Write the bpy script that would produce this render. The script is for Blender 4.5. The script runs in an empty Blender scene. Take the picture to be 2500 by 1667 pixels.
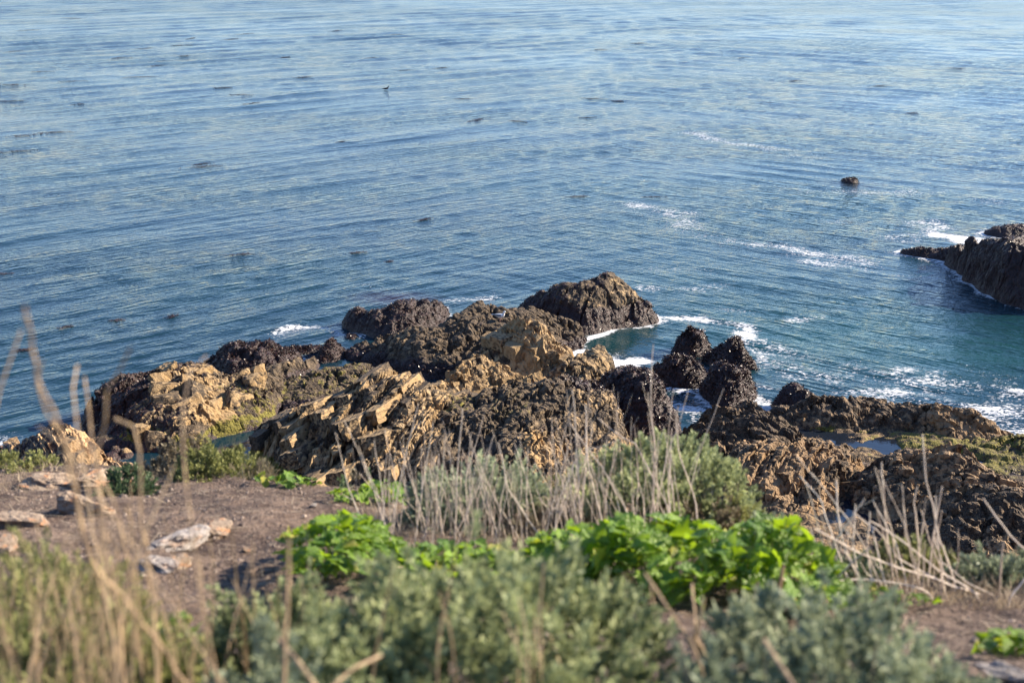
import bpy, math, random
import numpy as np
from mathutils import Vector, Matrix

# ------------------------------------------------------------------ camera, sky, sun, exposure
scene = bpy.context.scene
COL = scene.collection
CAM_H, PITCH, LENS = 18.0, math.radians(17.0), 50.0
FPX = 2500 * LENS / 36.0
cam_data = bpy.data.cameras.new('camera')
cam = bpy.data.objects.new('camera', cam_data)
COL.objects.link(cam)
cam.location = (0, 0, CAM_H)
cam.rotation_euler = (math.radians(90) - PITCH, 0, 0)
cam_data.lens = LENS
cam_data.sensor_width = 36.0
cam_data.clip_start = 0.05
cam_data.clip_end = 20000
cam_data.dof.use_dof = True
cam_data.dof.focus_distance = 54.0
cam_data.dof.aperture_fstop = 2.9
scene.camera = cam

SUN_AZ, SUN_EL = math.radians(71), math.radians(27)      # azimuth clockwise from +Y (out to sea)
world = bpy.data.worlds.new('World')
scene.world = world
world.use_nodes = True
wn = world.node_tree.nodes
sky = wn.new('ShaderNodeTexSky')
sky.sky_type = 'NISHITA'
sky.sun_disc = False
sky.sun_elevation = SUN_EL
sky.sun_rotation = SUN_AZ
sky.altitude = 20
sky.air_density = 1.0
sky.dust_density = 0.0
sky.ozone_density = 2.0
wn['Background'].inputs['Strength'].default_value = 0.080
tint = wn.new('ShaderNodeMix'); tint.data_type = 'RGBA'; tint.blend_type = 'MULTIPLY'
tint.inputs[0].default_value = 1.0
tint.inputs[7].default_value = (0.87, 0.94, 1.12, 1)        # clear cool coastal air, even over the whole sky
world.node_tree.links.new(sky.outputs[0], tint.inputs[6])
world.node_tree.links.new(tint.outputs[2], wn['Background'].inputs['Color'])

sun_data = bpy.data.lights.new('sun', 'SUN')
sun_data.energy = 5.0
sun_data.angle = math.radians(0.53)
sun_data.color = (1.0, 0.86, 0.68)
sun = bpy.data.objects.new('sun', sun_data)
COL.objects.link(sun)
sd = Vector((math.sin(SUN_AZ) * math.cos(SUN_EL), math.cos(SUN_AZ) * math.cos(SUN_EL), math.sin(SUN_EL)))
sun.rotation_euler = sd.to_track_quat('Z', 'Y').to_euler()

scene.view_settings.view_transform = 'Standard'
scene.view_settings.look = 'None'
scene.view_settings.exposure = 1.56
scene.view_settings.gamma = 1.0
scene.render.engine = 'CYCLES'
scene.cycles.use_denoising = True
scene.cycles.max_bounces = 6
scene.cycles.diffuse_bounces = 3
scene.cycles.glossy_bounces = 3
scene.cycles.transparent_max_bounces = 4
scene.cycles.caustics_reflective = False
scene.cycles.caustics_refractive = False

# ------------------------------------------------------------------ helpers: rays, noise, meshes
SP, CP = math.sin(PITCH), math.cos(PITCH)

def ray(px, py):
    X, Y = (px - 1250) / FPX, (833.5 - py) / FPX
    return np.array([X, CP + Y * SP, -SP + Y * CP])

def at_z(px, py, z=0.0):
    d = ray(px, py)
    t = (z - CAM_H) / d[2]
    return np.array([d[0] * t, d[1] * t, z])

def at_y(px, py, y):
    d = ray(px, py)
    t = y / d[1]
    return np.array([d[0] * t, y, CAM_H + d[2] * t])

def hash3(i, j, k, seed=0):
    h = (i.astype(np.int64) * 374761393 + j.astype(np.int64) * 668265263 + k.astype(np.int64) * 2147483647 + seed * 974634777) & 0x7fffffff
    h = ((h ^ (h >> 13)) * 1274126177) & 0x7fffffff
    h = ((h ^ (h >> 16)) * 668265263) & 0x7fffffff
    return ((h ^ (h >> 15)) & 0xffffff) / float(0xffffff)

def vnoise(x, y, z=None, seed=0):
    """smooth value noise, -1..1"""
    x = np.asarray(x, float); y = np.asarray(y, float)
    xi = np.floor(x); yi = np.floor(y)
    fx = x - xi; fy = y - yi
    fx = fx * fx * fx * (fx * (fx * 6 - 15) + 10); fy = fy * fy * fy * (fy * (fy * 6 - 15) + 10)
    xi = xi.astype(np.int64); yi = yi.astype(np.int64)
    if z is None:
        zz = np.zeros_like(xi)
        a = hash3(xi, yi, zz, seed); b = hash3(xi + 1, yi, zz, seed)
        c = hash3(xi, yi + 1, zz, seed); d = hash3(xi + 1, yi + 1, zz, seed)
        return 2 * ((a + (b - a) * fx) * (1 - fy) + (c + (d - c) * fx) * fy) - 1
    z = np.asarray(z, float); zi = np.floor(z); fz = z - zi
    fz = fz * fz * fz * (fz * (fz * 6 - 15) + 10); zi = zi.astype(np.int64)
    r = 0
    for dz, wz in ((0, 1 - fz), (1, fz)):
        a = hash3(xi, yi, zi + dz, seed); b = hash3(xi + 1, yi, zi + dz, seed)
        c = hash3(xi, yi + 1, zi + dz, seed); d = hash3(xi + 1, yi + 1, zi + dz, seed)
        r = r + wz * ((a + (b - a) * fx) * (1 - fy) + (c + (d - c) * fx) * fy)
    return 2 * r - 1

def fbm(x, y, z=None, oct=4, seed=0, gain=0.5):
    r = 0; a = 1.0; f = 1.0; s = 0
    for o in range(oct):
        r = r + a * vnoise(x * f + 7.3 * o, y * f - 3.1 * o, None if z is None else z * f + 1.7 * o, seed + o)
        s += a; a *= gain; f *= 2.03
    return r / s

def worley(x, y, seed=0):
    """distance to nearest and second nearest feature point and the id of the nearest (2D)"""
    xi = np.floor(x).astype(np.int64); yi = np.floor(y).astype(np.int64)
    f1 = np.full(x.shape, 9.0); f2 = f1.copy(); cid = np.zeros(x.shape)
    zz = np.zeros_like(xi)
    for dx in (-1, 0, 1):
        for dy in (-1, 0, 1):
            cx = xi + dx; cy = yi + dy
            ox = hash3(cx, cy, zz, seed); oy = hash3(cx, cy, zz + 1, seed)
            d = np.hypot(cx + ox - x, cy + oy - y)
            c = hash3(cx, cy, zz + 2, seed)
            new = d < f1
            f2 = np.where(new, f1, np.minimum(f2, d)); cid = np.where(new, c, cid); f1 = np.where(new, d, f1)
    return f1, f2, cid

def smooth(a, b, x):
    t = np.clip((x - a) / (b - a), 0, 1)
    return t * t * (3 - 2 * t)

def mesh_np(name, V, F, mat=None, attrs=None, shade=False):
    V = np.asarray(V, np.float32); F = np.asarray(F, np.int32)
    me = bpy.data.meshes.new(name)
    n = F.shape[1]
    me.vertices.add(len(V)); me.vertices.foreach_set('co', V.ravel())
    me.loops.add(F.size); me.loops.foreach_set('vertex_index', F.ravel())
    me.polygons.add(len(F)); me.polygons.foreach_set('loop_start', np.arange(0, F.size, n, dtype=np.int32))
    me.polygons.foreach_set('use_smooth', np.full(len(F), shade))
    for k, a in (attrs or {}).items():
        at = me.attributes.new(k, 'FLOAT', 'POINT')
        at.data.foreach_set('value', np.asarray(a, np.float32))
    me.update(calc_edges=True)
    if mat: me.materials.append(mat)
    return me

def obj(name, me, parent=None, loc=None, label=None, cat=None, group=None, kind=None):
    o = bpy.data.objects.new(name, me)
    COL.objects.link(o)
    if loc is not None: o.location = loc
    if parent: o.parent = parent
    if label: o['label'] = label
    if cat: o['category'] = cat
    if group: o['group'] = group
    if kind: o['kind'] = kind
    return o

# node helper
class NT:
    def __init__(s, name):
        s.m = bpy.data.materials.new(name); s.m.use_nodes = True
        s.t = s.m.node_tree; s.n = s.t.nodes
        s.bsdf = s.n['Principled BSDF']; s.out = s.n['Material Output']
    def link(s, a, b): s.t.links.new(a, b)
    def setin(s, sock, v):
        if hasattr(v, 'is_linked'): s.link(v, sock)
        elif isinstance(v, (tuple, list)) and sock.type == 'RGBA' and len(v) == 3: sock.default_value = (*v, 1)
        else: sock.default_value = v
    def node(s, typ, out=0, props=None, **ins):
        nd = s.n.new(typ)
        for k, v in (props or {}).items(): setattr(nd, k, v)
        for k, v in ins.items():
            key = int(k[1:]) if k[0] == 'i' and k[1:].isdigit() else k.replace('_', ' ')
            s.setin(nd.inputs[key], v)
        return nd.outputs[out]
    def math(s, op, a, b=0.0, c=0.0, clamp=False):
        return s.node('ShaderNodeMath', 0, {'operation': op, 'use_clamp': clamp}, i0=a, i1=b, i2=c)
    def mix(s, f, a, b):
        nd = s.n.new('ShaderNodeMix'); nd.data_type = 'RGBA'
        s.setin(nd.inputs[0], f); s.setin(nd.inputs[6], a); s.setin(nd.inputs[7], b)
        return nd.outputs[2]
    def ramp(s, f, a, b, lo=0.0, hi=1.0):
        nd = s.n.new('ShaderNodeMapRange'); nd.interpolation_type = 'SMOOTHSTEP'
        s.setin(nd.inputs[0], f); s.setin(nd.inputs[1], a); s.setin(nd.inputs[2], b); nd.inputs[3].default_value = lo; nd.inputs[4].default_value = hi
        return nd.outputs[0]
    def coord(s, scale=(1, 1, 1), rotz=0.0, out='Object', loc=(0, 0, 0)):
        tc = s.n.new('ShaderNodeTexCoord'); mp = s.n.new('ShaderNodeMapping')
        mp.vector_type = 'POINT'
        # rotate first, then scale
        v = tc.outputs[out]
        if rotz:
            r = s.n.new('ShaderNodeVectorRotate'); r.rotation_type = 'Z_AXIS'; r.inputs['Angle'].default_value = rotz
            s.link(v, r.inputs[0]); v = r.outputs[0]
        s.link(v, mp.inputs[0]); mp.inputs['Scale'].default_value = scale; mp.inputs['Location'].default_value = loc
        return mp.outputs[0]
    def noise(s, vec, scale, detail=2.0, rough=0.5, dist=0.0, out=0):
        return s.node('ShaderNodeTexNoise', out, None, Vector=vec, Scale=scale, Detail=detail, Roughness=rough, Distortion=dist)
    def attr(s, name, out='Fac'):
        nd = s.n.new('ShaderNodeAttribute'); nd.attribute_name = name
        return nd.outputs[out]
    def bump(s, h, strength=1.0, dist=1.0, normal=None):
        nd = s.n.new('ShaderNodeBump'); s.setin(nd.inputs['Height'], h); s.setin(nd.inputs['Strength'], strength); s.setin(nd.inputs['Distance'], dist)
        if normal: s.link(normal, nd.inputs['Normal'])
        return nd.outputs[0]
    def done(s, **ins):
        for k, v in ins.items(): s.setin(s.bsdf.inputs[k.replace('_', ' ')], v)
        return s.m
# ------------------------------------------------------------------ rock materials
def rock_material(name, tan_a, tan_b, grey_a, grey_b):
    n = NT(name)
    P = n.coord()
    tan, weed, green = n.attr('tan'), n.attr('weed'), n.attr('green')
    big = n.noise(P, 0.9, 2, 0.6)
    med = n.noise(P, 4.5, 3, 0.65)
    fine = n.noise(P, 26, 1.5, 0.6)
    c_tan = n.mix(n.ramp(med, 0.3, 0.7), tan_a, tan_b)
    c_tan = n.mix(n.ramp(big, 0.45, 0.72), c_tan, (tan_b[0] * 0.92, tan_b[1] * 0.82, tan_b[2] * 0.66))
    c_grey = n.mix(n.ramp(n.math('ADD', n.math('MULTIPLY', fine, 0.55), n.math('MULTIPLY', med, 0.45)), 0.4, 0.62), grey_a, grey_b)
    f_tan = n.ramp(n.math('ADD', tan, n.math('MULTIPLY', n.math('SUBTRACT', med, 0.5), 1.5)), 0.34, 0.62)
    c = n.mix(f_tan, c_grey, c_tan)
    cg = n.mix(n.ramp(fine, 0.35, 0.7), (0.075, 0.068, 0.012), (0.22, 0.19, 0.035))
    f_g = n.ramp(n.math('ADD', green, n.math('MULTIPLY', n.math('SUBTRACT', med, 0.5), 1.6)), 0.4, 0.7)
    c = n.mix(f_g, c, cg)
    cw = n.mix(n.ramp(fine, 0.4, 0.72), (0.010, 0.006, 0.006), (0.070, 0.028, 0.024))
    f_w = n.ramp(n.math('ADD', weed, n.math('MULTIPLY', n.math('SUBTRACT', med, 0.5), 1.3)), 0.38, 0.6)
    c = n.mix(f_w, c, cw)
    h = n.math('ADD', n.math('MULTIPLY', med, 0.10), n.math('MULTIPLY', fine, 0.05))
    nrm = n.bump(h, 0.9, 1.0)
    rough = n.math('SUBTRACT', 0.88, n.math('MULTIPLY', f_w, 0.38))
    return n.done(Base_Color=c, Roughness=rough, Normal=nrm, Specular_IOR_Level=0.4)

M_ROCK = rock_material('sandstone', (0.21, 0.135, 0.065), (0.38, 0.27, 0.145), (0.030, 0.022, 0.016), (0.150, 0.108, 0.066))
M_SHELF = rock_material('brown_shelf_rock', (0.16, 0.10, 0.05), (0.29, 0.195, 0.11), (0.026, 0.019, 0.013), (0.125, 0.086, 0.052))
M_ORANGE = rock_material('orange_sandstone', (0.30, 0.175, 0.08), (0.46, 0.32, 0.18), (0.045, 0.036, 0.03), (0.21, 0.16, 0.11))

def weed_material():
    n = NT('seaweed')
    r = n.node('ShaderNodeObjectInfo', 'Random')
    v = n.attr('tint')
    c = n.mix(v, (0.011, 0.006, 0.006), (0.085, 0.031, 0.021))
    return n.done(Base_Color=c, Roughness=0.38, Specular_IOR_Level=0.5)
M_WEED = weed_material()

# ------------------------------------------------------------------ rocks
TRI = [0]
def blades(V, N, w, count, rng, size=(0.05, 0.13), droop=0.3):
    """small flat fronds standing on a surface; V,N points and normals, w probabilities"""
    if w.sum() <= 0: return None
    i = rng.choice(len(V), count, p=w / w.sum())
    p = V[i] + rng.normal(0, 0.02, (count, 3)) * [1, 1, 0.3]
    d = N[i] * 0.7 + rng.normal(0, 0.55, (count, 3)) + [0, 0, 0.15]
    d /= np.linalg.norm(d, axis=1)[:, None] + 1e-9
    L = rng.uniform(size[0], size[1], count)[:, None]
    s = np.cross(d, rng.normal(0, 1, (count, 3))); s /= np.linalg.norm(s, axis=1)[:, None] + 1e-9
    wd = L * rng.uniform(0.12, 0.28, count)[:, None]
    m = p + d * L * 0.55; t = m + (d - [0, 0, droop * 2]) * L * 0.5
    vv = np.stack([p - s * wd * 0.5, p + s * wd * 0.5, m + s * wd, m - s * wd, t], 1).reshape(-1, 3)
    b = (np.arange(count) * 5)[:, None]
    F = np.concatenate([b + [0, 1, 2], b + [0, 2, 3], b + [3, 2, 4]])
    tint = np.repeat(rng.beta(1.2, 2.6, count), 5)
    return vv, F, tint

def poly_dist(px, py, poly):
    """signed distance (positive outside) to polygon"""
    d = np.full(px.shape, 1e9); ins = np.zeros(px.shape, bool)
    n = len(poly)
    for i in range(n):
        ax, ay = poly[i]; bx, by = poly[(i + 1) % n]
        ex, ey = bx - ax, by - ay
        t = np.clip(((px - ax) * ex + (py - ay) * ey) / (ex * ex + ey * ey + 1e-12), 0, 1)
        d = np.minimum(d, np.hypot(px - ax - t * ex, py - ay - t * ey))
        c = ((ay > py) != (by > py)) & (px < (bx - ax) * (py - ay) / (by - ay + 1e-12) + ax)
        ins ^= c
    return np.where(ins, -d, d)

def bedded(u, v, seed, t0=0.35, t1=0.9, amp=0.34, joint=(0.5, 1.5), blk=0.10):
    r = np.random.default_rng(seed)
    v = v + 0.22 * vnoise(u * 0.22, v * 0.22, None, seed) + 0.03 * vnoise(u * 1.7, v * 1.7, None, seed + 5)
    edges = (lambda c: c - c[-1] * 0.5)(np.cumsum(r.uniform(t0, t1, 240)))
    idx = np.clip(np.searchsorted(edges, v) - 1, 0, 238)
    s = (v - edges[idx]) / (edges[idx + 1] - edges[idx])
    A = r.uniform(0.45, 1.25, 240)[idx] * amp
    A = A * (0.55 + 0.9 * np.clip(0.5 + 0.8 * vnoise(u * 0.28, idx * 3.7, None, seed + 2), 0, 1))
    jw = r.uniform(joint[0], joint[1], 240)[idx]
    uu = u + r.uniform(0, 9, 240)[idx] + 0.05 * vnoise(u * 2, v * 2, None, seed + 9)
    ji = np.floor(uu / jw); fr = (uu / jw - ji) * jw
    bh = hash3(ji.astype(np.int64), idx.astype(np.int64), np.zeros_like(idx, dtype=np.int64), seed) * 2 - 1
    gap = np.minimum(fr, jw - fr)
    h = A * (s - 0.5) + blk * bh * np.where(np.abs(bh) > 0.3, 1, 0.3) - 0.10 * np.exp(-(gap / 0.035) ** 2)
    h = h - 0.12 * np.exp(-((1 - s) * (edges[idx + 1] - edges[idx]) / 0.03) ** 2) * 0
    h = h - 0.10 * np.exp(-(s * (edges[idx + 1] - edges[idx]) / 0.05) ** 2)
    return h, bh, s

def column_points(cols, b, k, back):
    front, mid, ridge, rear = [], [], [], []
    full = [tuple(c) + ((k,) if len(c) == 3 else ()) for c in cols]
    dense = []
    for c0, c1 in zip(full[:-1], full[1:]):
        m_ = max(1, int(round(abs(c1[0] - c0[0]) / 26.0)))
        for i in range(m_): dense.append(tuple(np.array(c0) + (np.array(c1) - np.array(c0)) * i / m_))
    cols = dense + [full[-1]]
    for c in cols:
        px, pr, pf = c[:3]; kk = c[3] if len(c) > 3 else k
        F = at_z(px, pf, b)
        d = ray(px, pr); t = -d[2] / d[1]
        h = max(((CAM_H - b) - t * F[1]) / (1 + t / kk), 0.12)
        depth = h / kk
        zr = b + h; R = at_z(px, pr, zr)
        if R[1] < F[1] + 0.45: R = R * ((F[1] + 0.45) / R[1]); R[2] = zr
        mm = F * 0.62 + R * 0.38; mm[2] = b + h * 0.55
        bk = R + np.array([0, back * h + 0.35, 0]); bk[2] = b - 0.35
        bm = R + np.array([0, 0.45 * (back * h + 0.35), 0]); bm[2] = b + h * 0.70
        mid.append(bm)
        front.append(F); mid.append(mm); ridge.append(R); rear.append(bk)
    return front, mid, ridge, rear

def make_rock(name, label, cat, cols, b=0.0, k=0.6, back=1.1, strike=45, res=0.05, seed=1, mat=None,
              bed=0.0, lump=0.0, rug=0.0, tan=0.0, weed_top=None, weed=0.0, green=0.0, fronds=0, group=None,
              bedargs=None, extra=(), fine=0.02, frond_size=(0.04, 0.11), weed_shade_left=0.0, lump_s=0.55, blocks=None, green_low=None, floor=None, spots=(), big=0.0, csm=0.42):
    rng = np.random.default_rng(seed)
    fr, mi, ri, re = column_points(cols, b, k, back)
    skirt = []
    for p in fr: skirt.append(p + np.array([0, -0.5, -0.45]))
    dx0 = fr[0] - np.array([0.5, 0, 0.4]); dx1 = fr[-1] + np.array([0.5, 0, -0.4])
    pts = fr + mi + ri + re + skirt + [dx0, dx1] + [np.array(at_z(*e)) for e in extra]
    pts = np.array(pts)
    poly = [(p[0], p[1]) for p in fr] + [(p[0], p[1]) for p in re[::-1]]
    # multiquadric interpolation of the envelope
    X = pts[:, :2]; D = np.hypot(*(X[:, None] - X[None]).transpose(2, 0, 1))
    c2 = csm ** 2
    A = np.sqrt(D * D + c2) - 0.02 * np.eye(len(X)); A = np.block([[A, np.ones((len(X), 1))], [np.ones((1, len(X))), np.zeros((1, 1))]])
    w = np.linalg.solve(A, np.append(pts[:, 2], 0))
    a = math.radians(strike); cu, su = math.cos(a), math.sin(a)
    PU = np.array([[x * cu + y * su, x * su - y * cu] for x, y in poly])
    pad = 0.7
    u = np.arange(PU[:, 0].min() - pad, PU[:, 0].max() + pad, res); v = np.arange(PU[:, 1].min() - pad, PU[:, 1].max() + pad, res)
    U, Vv = np.meshgrid(u, v, indexing='ij')
    gx = U * cu + Vv * su; gy = U * su - Vv * cu
    sd_ = poly_dist(gx, gy, poly)
    h = np.full(gx.shape, w[-1])
    for i in range(len(X)): h = h + w[i] * np.sqrt((gx - X[i, 0]) ** 2 + (gy - X[i, 1]) ** 2 + c2)
    wob = 0.22 * fbm(gx * 0.9, gy * 0.9, None, 4, seed + 50)
    h = h - np.clip(sd_ + wob, 0, 9) * 1.6
    if floor is not None: h = np.maximum(h, floor + 0 * h)
    env = np.clip((h - b + 0.1) / 0.7, 0.15, 1)
    h_env = h.copy()
    bh = np.zeros_like(h); sN = np.zeros_like(h) + 0.5
    if bed:
        hb, bh, sN = bedded(U - U.mean(), Vv - Vv.mean(), seed, **(bedargs or {}))
        h = h + bed * hb * env
        hb2, _, _ = bedded(U - U.mean(), Vv - Vv.mean(), seed + 3, 0.09, 0.24, 0.08, (0.2, 0.6), 0.03)
        h = h + bed * hb2 * env
    if lump:
        wx = gx + 0.12 * vnoise(gx * 2.2, gy * 2.2, None, seed); wy = gy + 0.12 * vnoise(gx * 2.2 + 9, gy * 2.2, None, seed + 1)
        f1, f2, _ = worley(wx / lump_s, wy / lump_s, seed)
        g1, g2, _ = worley(wx / (lump_s * 0.36), wy / (lump_s * 0.36), seed + 4)
        h = h + lump * env * (0.45 + 0.75 * smooth(-0.3, 0.3, fbm(gx * 0.6, gy * 0.6, None, 3, seed + 75))) * (0.30 * (0.55 - f1 ** 1.6) + 0.11 * (0.5 - g1 ** 1.5))
    if rug:
        rg = 1 - 2 * np.abs(fbm(U * 0.55, Vv * 1.3, None, 5, seed + 11, 0.55))
        f1, f2, cid = worley(U / 0.8 + 0.2 * vnoise(gx * 1.3, gy * 1.3, None, seed), Vv / 0.45, seed + 21)
        h = h + rug * env * (0.22 * rg + 0.16 * (cid - 0.5) - 0.16 * np.exp(-((f2 - f1) / 0.10) ** 2))
    if big:
        gul = 1 - 2 * np.abs(fbm(U * 0.22, Vv * 0.55, None, 3, seed + 13))
        h = h + big * env * (0.45 * fbm(gx * 0.45, gy * 0.45, None, 3, seed + 12) + 0.30 * gul)
    rough_m = 0.30 + 1.05 * smooth(-0.25, 0.30, fbm(gx * 0.75, gy * 0.75, None, 3, seed + 71))
    k1, k2, _ = worley((U + 0.35 * vnoise(gx, gy, None, seed + 72)) / 2.4, (Vv + 0.25 * vnoise(gx * 1.2 + 5, gy * 1.2, None, seed + 73)) / 1.1, seed + 74)
    h = h - (0.22 if weed < 0.8 else 0.08) * env * np.exp(-((k2 - k1) / 0.055) ** 2)
    fine = fine * rough_m
    h = h + fine * 2.2 * fbm(gx * 3.3, gy * 3.3, None, 4, seed + 31, 0.6)
    # surface normals, push out with 3D noise so steep sides are rough as well
    V = np.stack([gx, gy, h], -1)
    tu = np.gradient(V, axis=0); tv = np.gradient(V, axis=1)
    N = np.cross(tv, tu); N /= np.linalg.norm(N, axis=-1)[..., None] + 1e-12
    N *= np.sign(N[..., 2:3] + 1e-9)
    dsp = fine * 1.6 * fbm(gx * 7, gy * 7, h * 7, 3, seed + 41, 0.6)
    steep = np.clip(1.25 - 1.25 * N[..., 2], 0, 1)
    dsp = dsp + (0.05 + 0.26 * steep) * env * fbm(gx * 1.9, gy * 1.9, h * 2.4, 4, seed + 44, 0.55) * (0.5 + 0.5 * (lump + rug + bed > 0))
    V = V + N * dsp[..., None]
    h = V[..., 2]
    # attributes
    att_tan = tan + 0.20 * bh + 0.25 * (sN - 0.5) * (bed > 0)
    patch = fbm(gx * 0.45, gy * 0.45, None, 3, seed + 64)
    att_tan = att_tan + 0.38 * patch
    att_weed = np.full(h.shape, float(weed)) + 0.30 * fbm(gx * 0.6, gy * 0.6, None, 3, seed + 65) * (weed < 0.8)
    if weed_top is None and b <= 0: weed_top = 0.22
    if weed_top is not None:
        att_weed = np.maximum(att_weed, smooth(weed_top + 0.35, weed_top - 0.35, h + 0.35 * fbm(gx * 0.8, gy * 0.8, None, 3, seed + 61)))
    if weed_shade_left: att_weed = np.maximum(att_weed, weed_shade_left * smooth(0.15, -0.35, N[..., 0] + 0.25 * fbm(gx, gy, None, 3, seed + 62)))  # shade of left-facing sides painted in with the dark weed colour
    att_green = np.full(h.shape, float(green))
    if green_low: att_green = np.maximum(att_green, smooth(green_low, green_low - 0.5, h + 0.4 * fbm(gx * 0.7, gy * 0.7, None, 3, seed + 63)))
    for px, py, z0, rad, kind_, val in spots:
        c = at_z(px, py, z0); g = val * np.exp(-(((gx - c[0]) ** 2 + (gy - c[1]) ** 2) / rad ** 2) ** 2)
        if kind_ == 'weed': att_weed = np.maximum(att_weed, g)
        elif kind_ == 'green': att_green = np.maximum(att_green, g)
        else: att_tan = att_tan + g
    lowcut = b - 0.30 if floor is None else -0.3
    keepv = h > lowcut
    if not keepv.any(): print("EMPTY", name, np.nanmin(h), np.nanmax(h), sd_.min(), pts)
    keepf = keepv[:-1, :-1] | keepv[1:, :-1] | keepv[:-1, 1:] | keepv[1:, 1:]
    nu, nv = h.shape
    ids = np.arange(nu * nv).reshape(nu, nv)
    F = np.stack([ids[:-1, :-1], ids[:-1, 1:], ids[1:, 1:], ids[1:, :-1]], -1)[keepf]
    # normals upward: check orientation
    used = np.unique(F); remap = np.full(nu * nv, -1); remap[used] = np.arange(len(used))
    F = remap[F]
    Vf = V.reshape(-1, 3)[used]; Nf = N.reshape(-1, 3)[used]
    q = Vf[F[0]]
    if np.cross(q[1] - q[0], q[2] - q[0])[2] < 0: F = F[:, ::-1]
    base = np.array([Vf[:, 0].mean(), Vf[:, 1].mean(), 0.0])
    attrs = {'tan': att_tan.ravel()[used], 'weed': att_weed.ravel()[used], 'green': att_green.ravel()[used]}
    me = mesh_np(name, Vf - base, F, mat or M_ROCK, attrs, False)
    TRI[0] += 2 * len(F)
    has_parts = fronds or blocks
    if has_parts:
        root = obj(name, None, None, base, label, cat, group)
        obj('rock_body', me, root)
    else:
        root = obj(name, me, None, base, label, cat, group)
    if fronds:
        ww = np.clip(attrs['weed'] + (0.5 if weed > 0.9 else 0) - 0.4, 0, 1) * (Vf[:, 2] > -0.05) * (0.35 + 0.65 * (vnoise(Vf[:, 0] * 2.5, Vf[:, 1] * 2.5, None, seed) > -0.2))
        r = blades(Vf, Nf, ww, fronds, rng, frond_size)
        if r is not None:
            wm = mesh_np('seaweed', r[0] - base, r[1], M_WEED, {'tint': r[2]})
            obj('seaweed', wm, root, kind='stuff'); TRI[0] += len(r[1])
    if blocks:
        def envf(x, y):
            i = int(round((x * cu + y * su - u[0]) / res)); j = int(round((x * su - y * cu - v[0]) / res))
            if i < 0 or j < 0 or i >= len(u) or j >= len(v): return -9, 0
            return h_env[i, j], att_weed[i, j]
        place_blocks(root, base, envf, None, rng, strike, mat or M_ROCK, (u[0], u[-1]), (v[0], v[-1]), **blocks)
    hi = (h > -0.05)
    HEIGHTS.append((gx[hi][::2], gy[hi][::2]))
    return root
HEIGHTS = []

# angular broken blocks laid in rows along the bedding
def block_mesh(seed, mat, tan, cut=(0.62, 0.80)):
    rng = np.random.default_rng(seed)
    n = 5
    P, Fs, key = [], [], {}
    def vid(p):
        kq = tuple(np.round(p, 4))
        if kq not in key: key[kq] = len(P); P.append(p)
        return key[kq]
    for ax in range(3):
        for sg in (-1, 1):
            o1, o2 = (ax + 1) % 3, (ax + 2) % 3
            for i in range(n - 1):
                for j in range(n - 1):
                    q = []
                    for di, dj in ((0, 0), (1, 0), (1, 1), (0, 1)):
                        p = np.zeros(3); p[ax] = sg * 0.5; p[o1] = (i + di) / (n - 1) - 0.5; p[o2] = (j + dj) / (n - 1) - 0.5
                        q.append(vid(p))
                    Fs.append(q if sg > 0 else q[::-1])
    P = np.array(P)
    for _ in range(4 if cut[0] > 0.6 else 9):
        nn = rng.normal(0, 1, 3); nn /= np.linalg.norm(nn)
        P = P - np.clip(P @ nn - rng.uniform(*cut), 0, 9)[:, None] * nn
    P[:, 0] += 0.14 * rng.normal() * P[:, 1]; P[:, 1] += 0.08 * rng.normal() * P[:, 0]
    P[:, 2] += 0.10 * rng.normal() * P[:, 0] * (P[:, 2] > 0)
    P += 0.022 * rng.normal(0, 1, P.shape)
    z = np.zeros(len(P))
    return mesh_np('block', P, np.array(Fs), mat, {'tan': z + tan, 'weed': z, 'green': z})

BLOCKS = {}
def place_blocks(root, base, envf, att, rng, strike, mat, us, vs, zone=None, zmin=0.4, L=(0.5, 1.5), W=(0.4, 0.7), T=0.5, proud=0.10, dip=-18, skip=0.2, rowj=0.16, tanr=(0.2, 0.75), jit=4.0, cut=(0.62, 0.80)):
    key = mat.name + str(tanr) + str(cut)
    if key not in BLOCKS: BLOCKS[key] = [block_mesh(900 + i, mat, tanr[0] + (tanr[1] - tanr[0]) * i / 11, cut) for i in range(12)]
    a = math.radians(strike); cu, su = math.cos(a), math.sin(a)
    zp = None if zone is None else [tuple(at_z(*p)[:2]) for p in zone]
    v = vs[0]
    while v < vs[1]:
        wd = rng.uniform(*W); u = us[0] + rng.uniform(0, 1); ro = rng.uniform(-rowj, rowj)
        while u < us[1]:
            ln = rng.uniform(*L)
            uc, vc = u + ln / 2, v + wd / 2
            x, y = uc * cu + vc * su, uc * su - vc * cu
            u += ln * 0.98
            if rng.random() < skip: continue
            if zp is not None and poly_dist(np.array([x]), np.array([y]), zp)[0] > 0: continue
            e, wv = envf(x, y)
            if e < zmin or wv > 0.55: continue
            o = obj('block', BLOCKS[key][rng.integers(12)], root)
            th = T * rng.uniform(0.8, 1.2)
            o.location = Vector((x, y, e - th * 0.5 + proud + ro + rng.normal(0, 0.045))) - Vector(base)
            o.scale = (ln * rng.uniform(0.9, 1.0), wd * rng.uniform(0.9, 1.04), th)
            o.rotation_euler = (math.radians(rng.normal(dip, jit)), math.radians(rng.normal(0, jit)), a + math.radians(rng.normal(0, jit)))
        v += wd * 0.97
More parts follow.
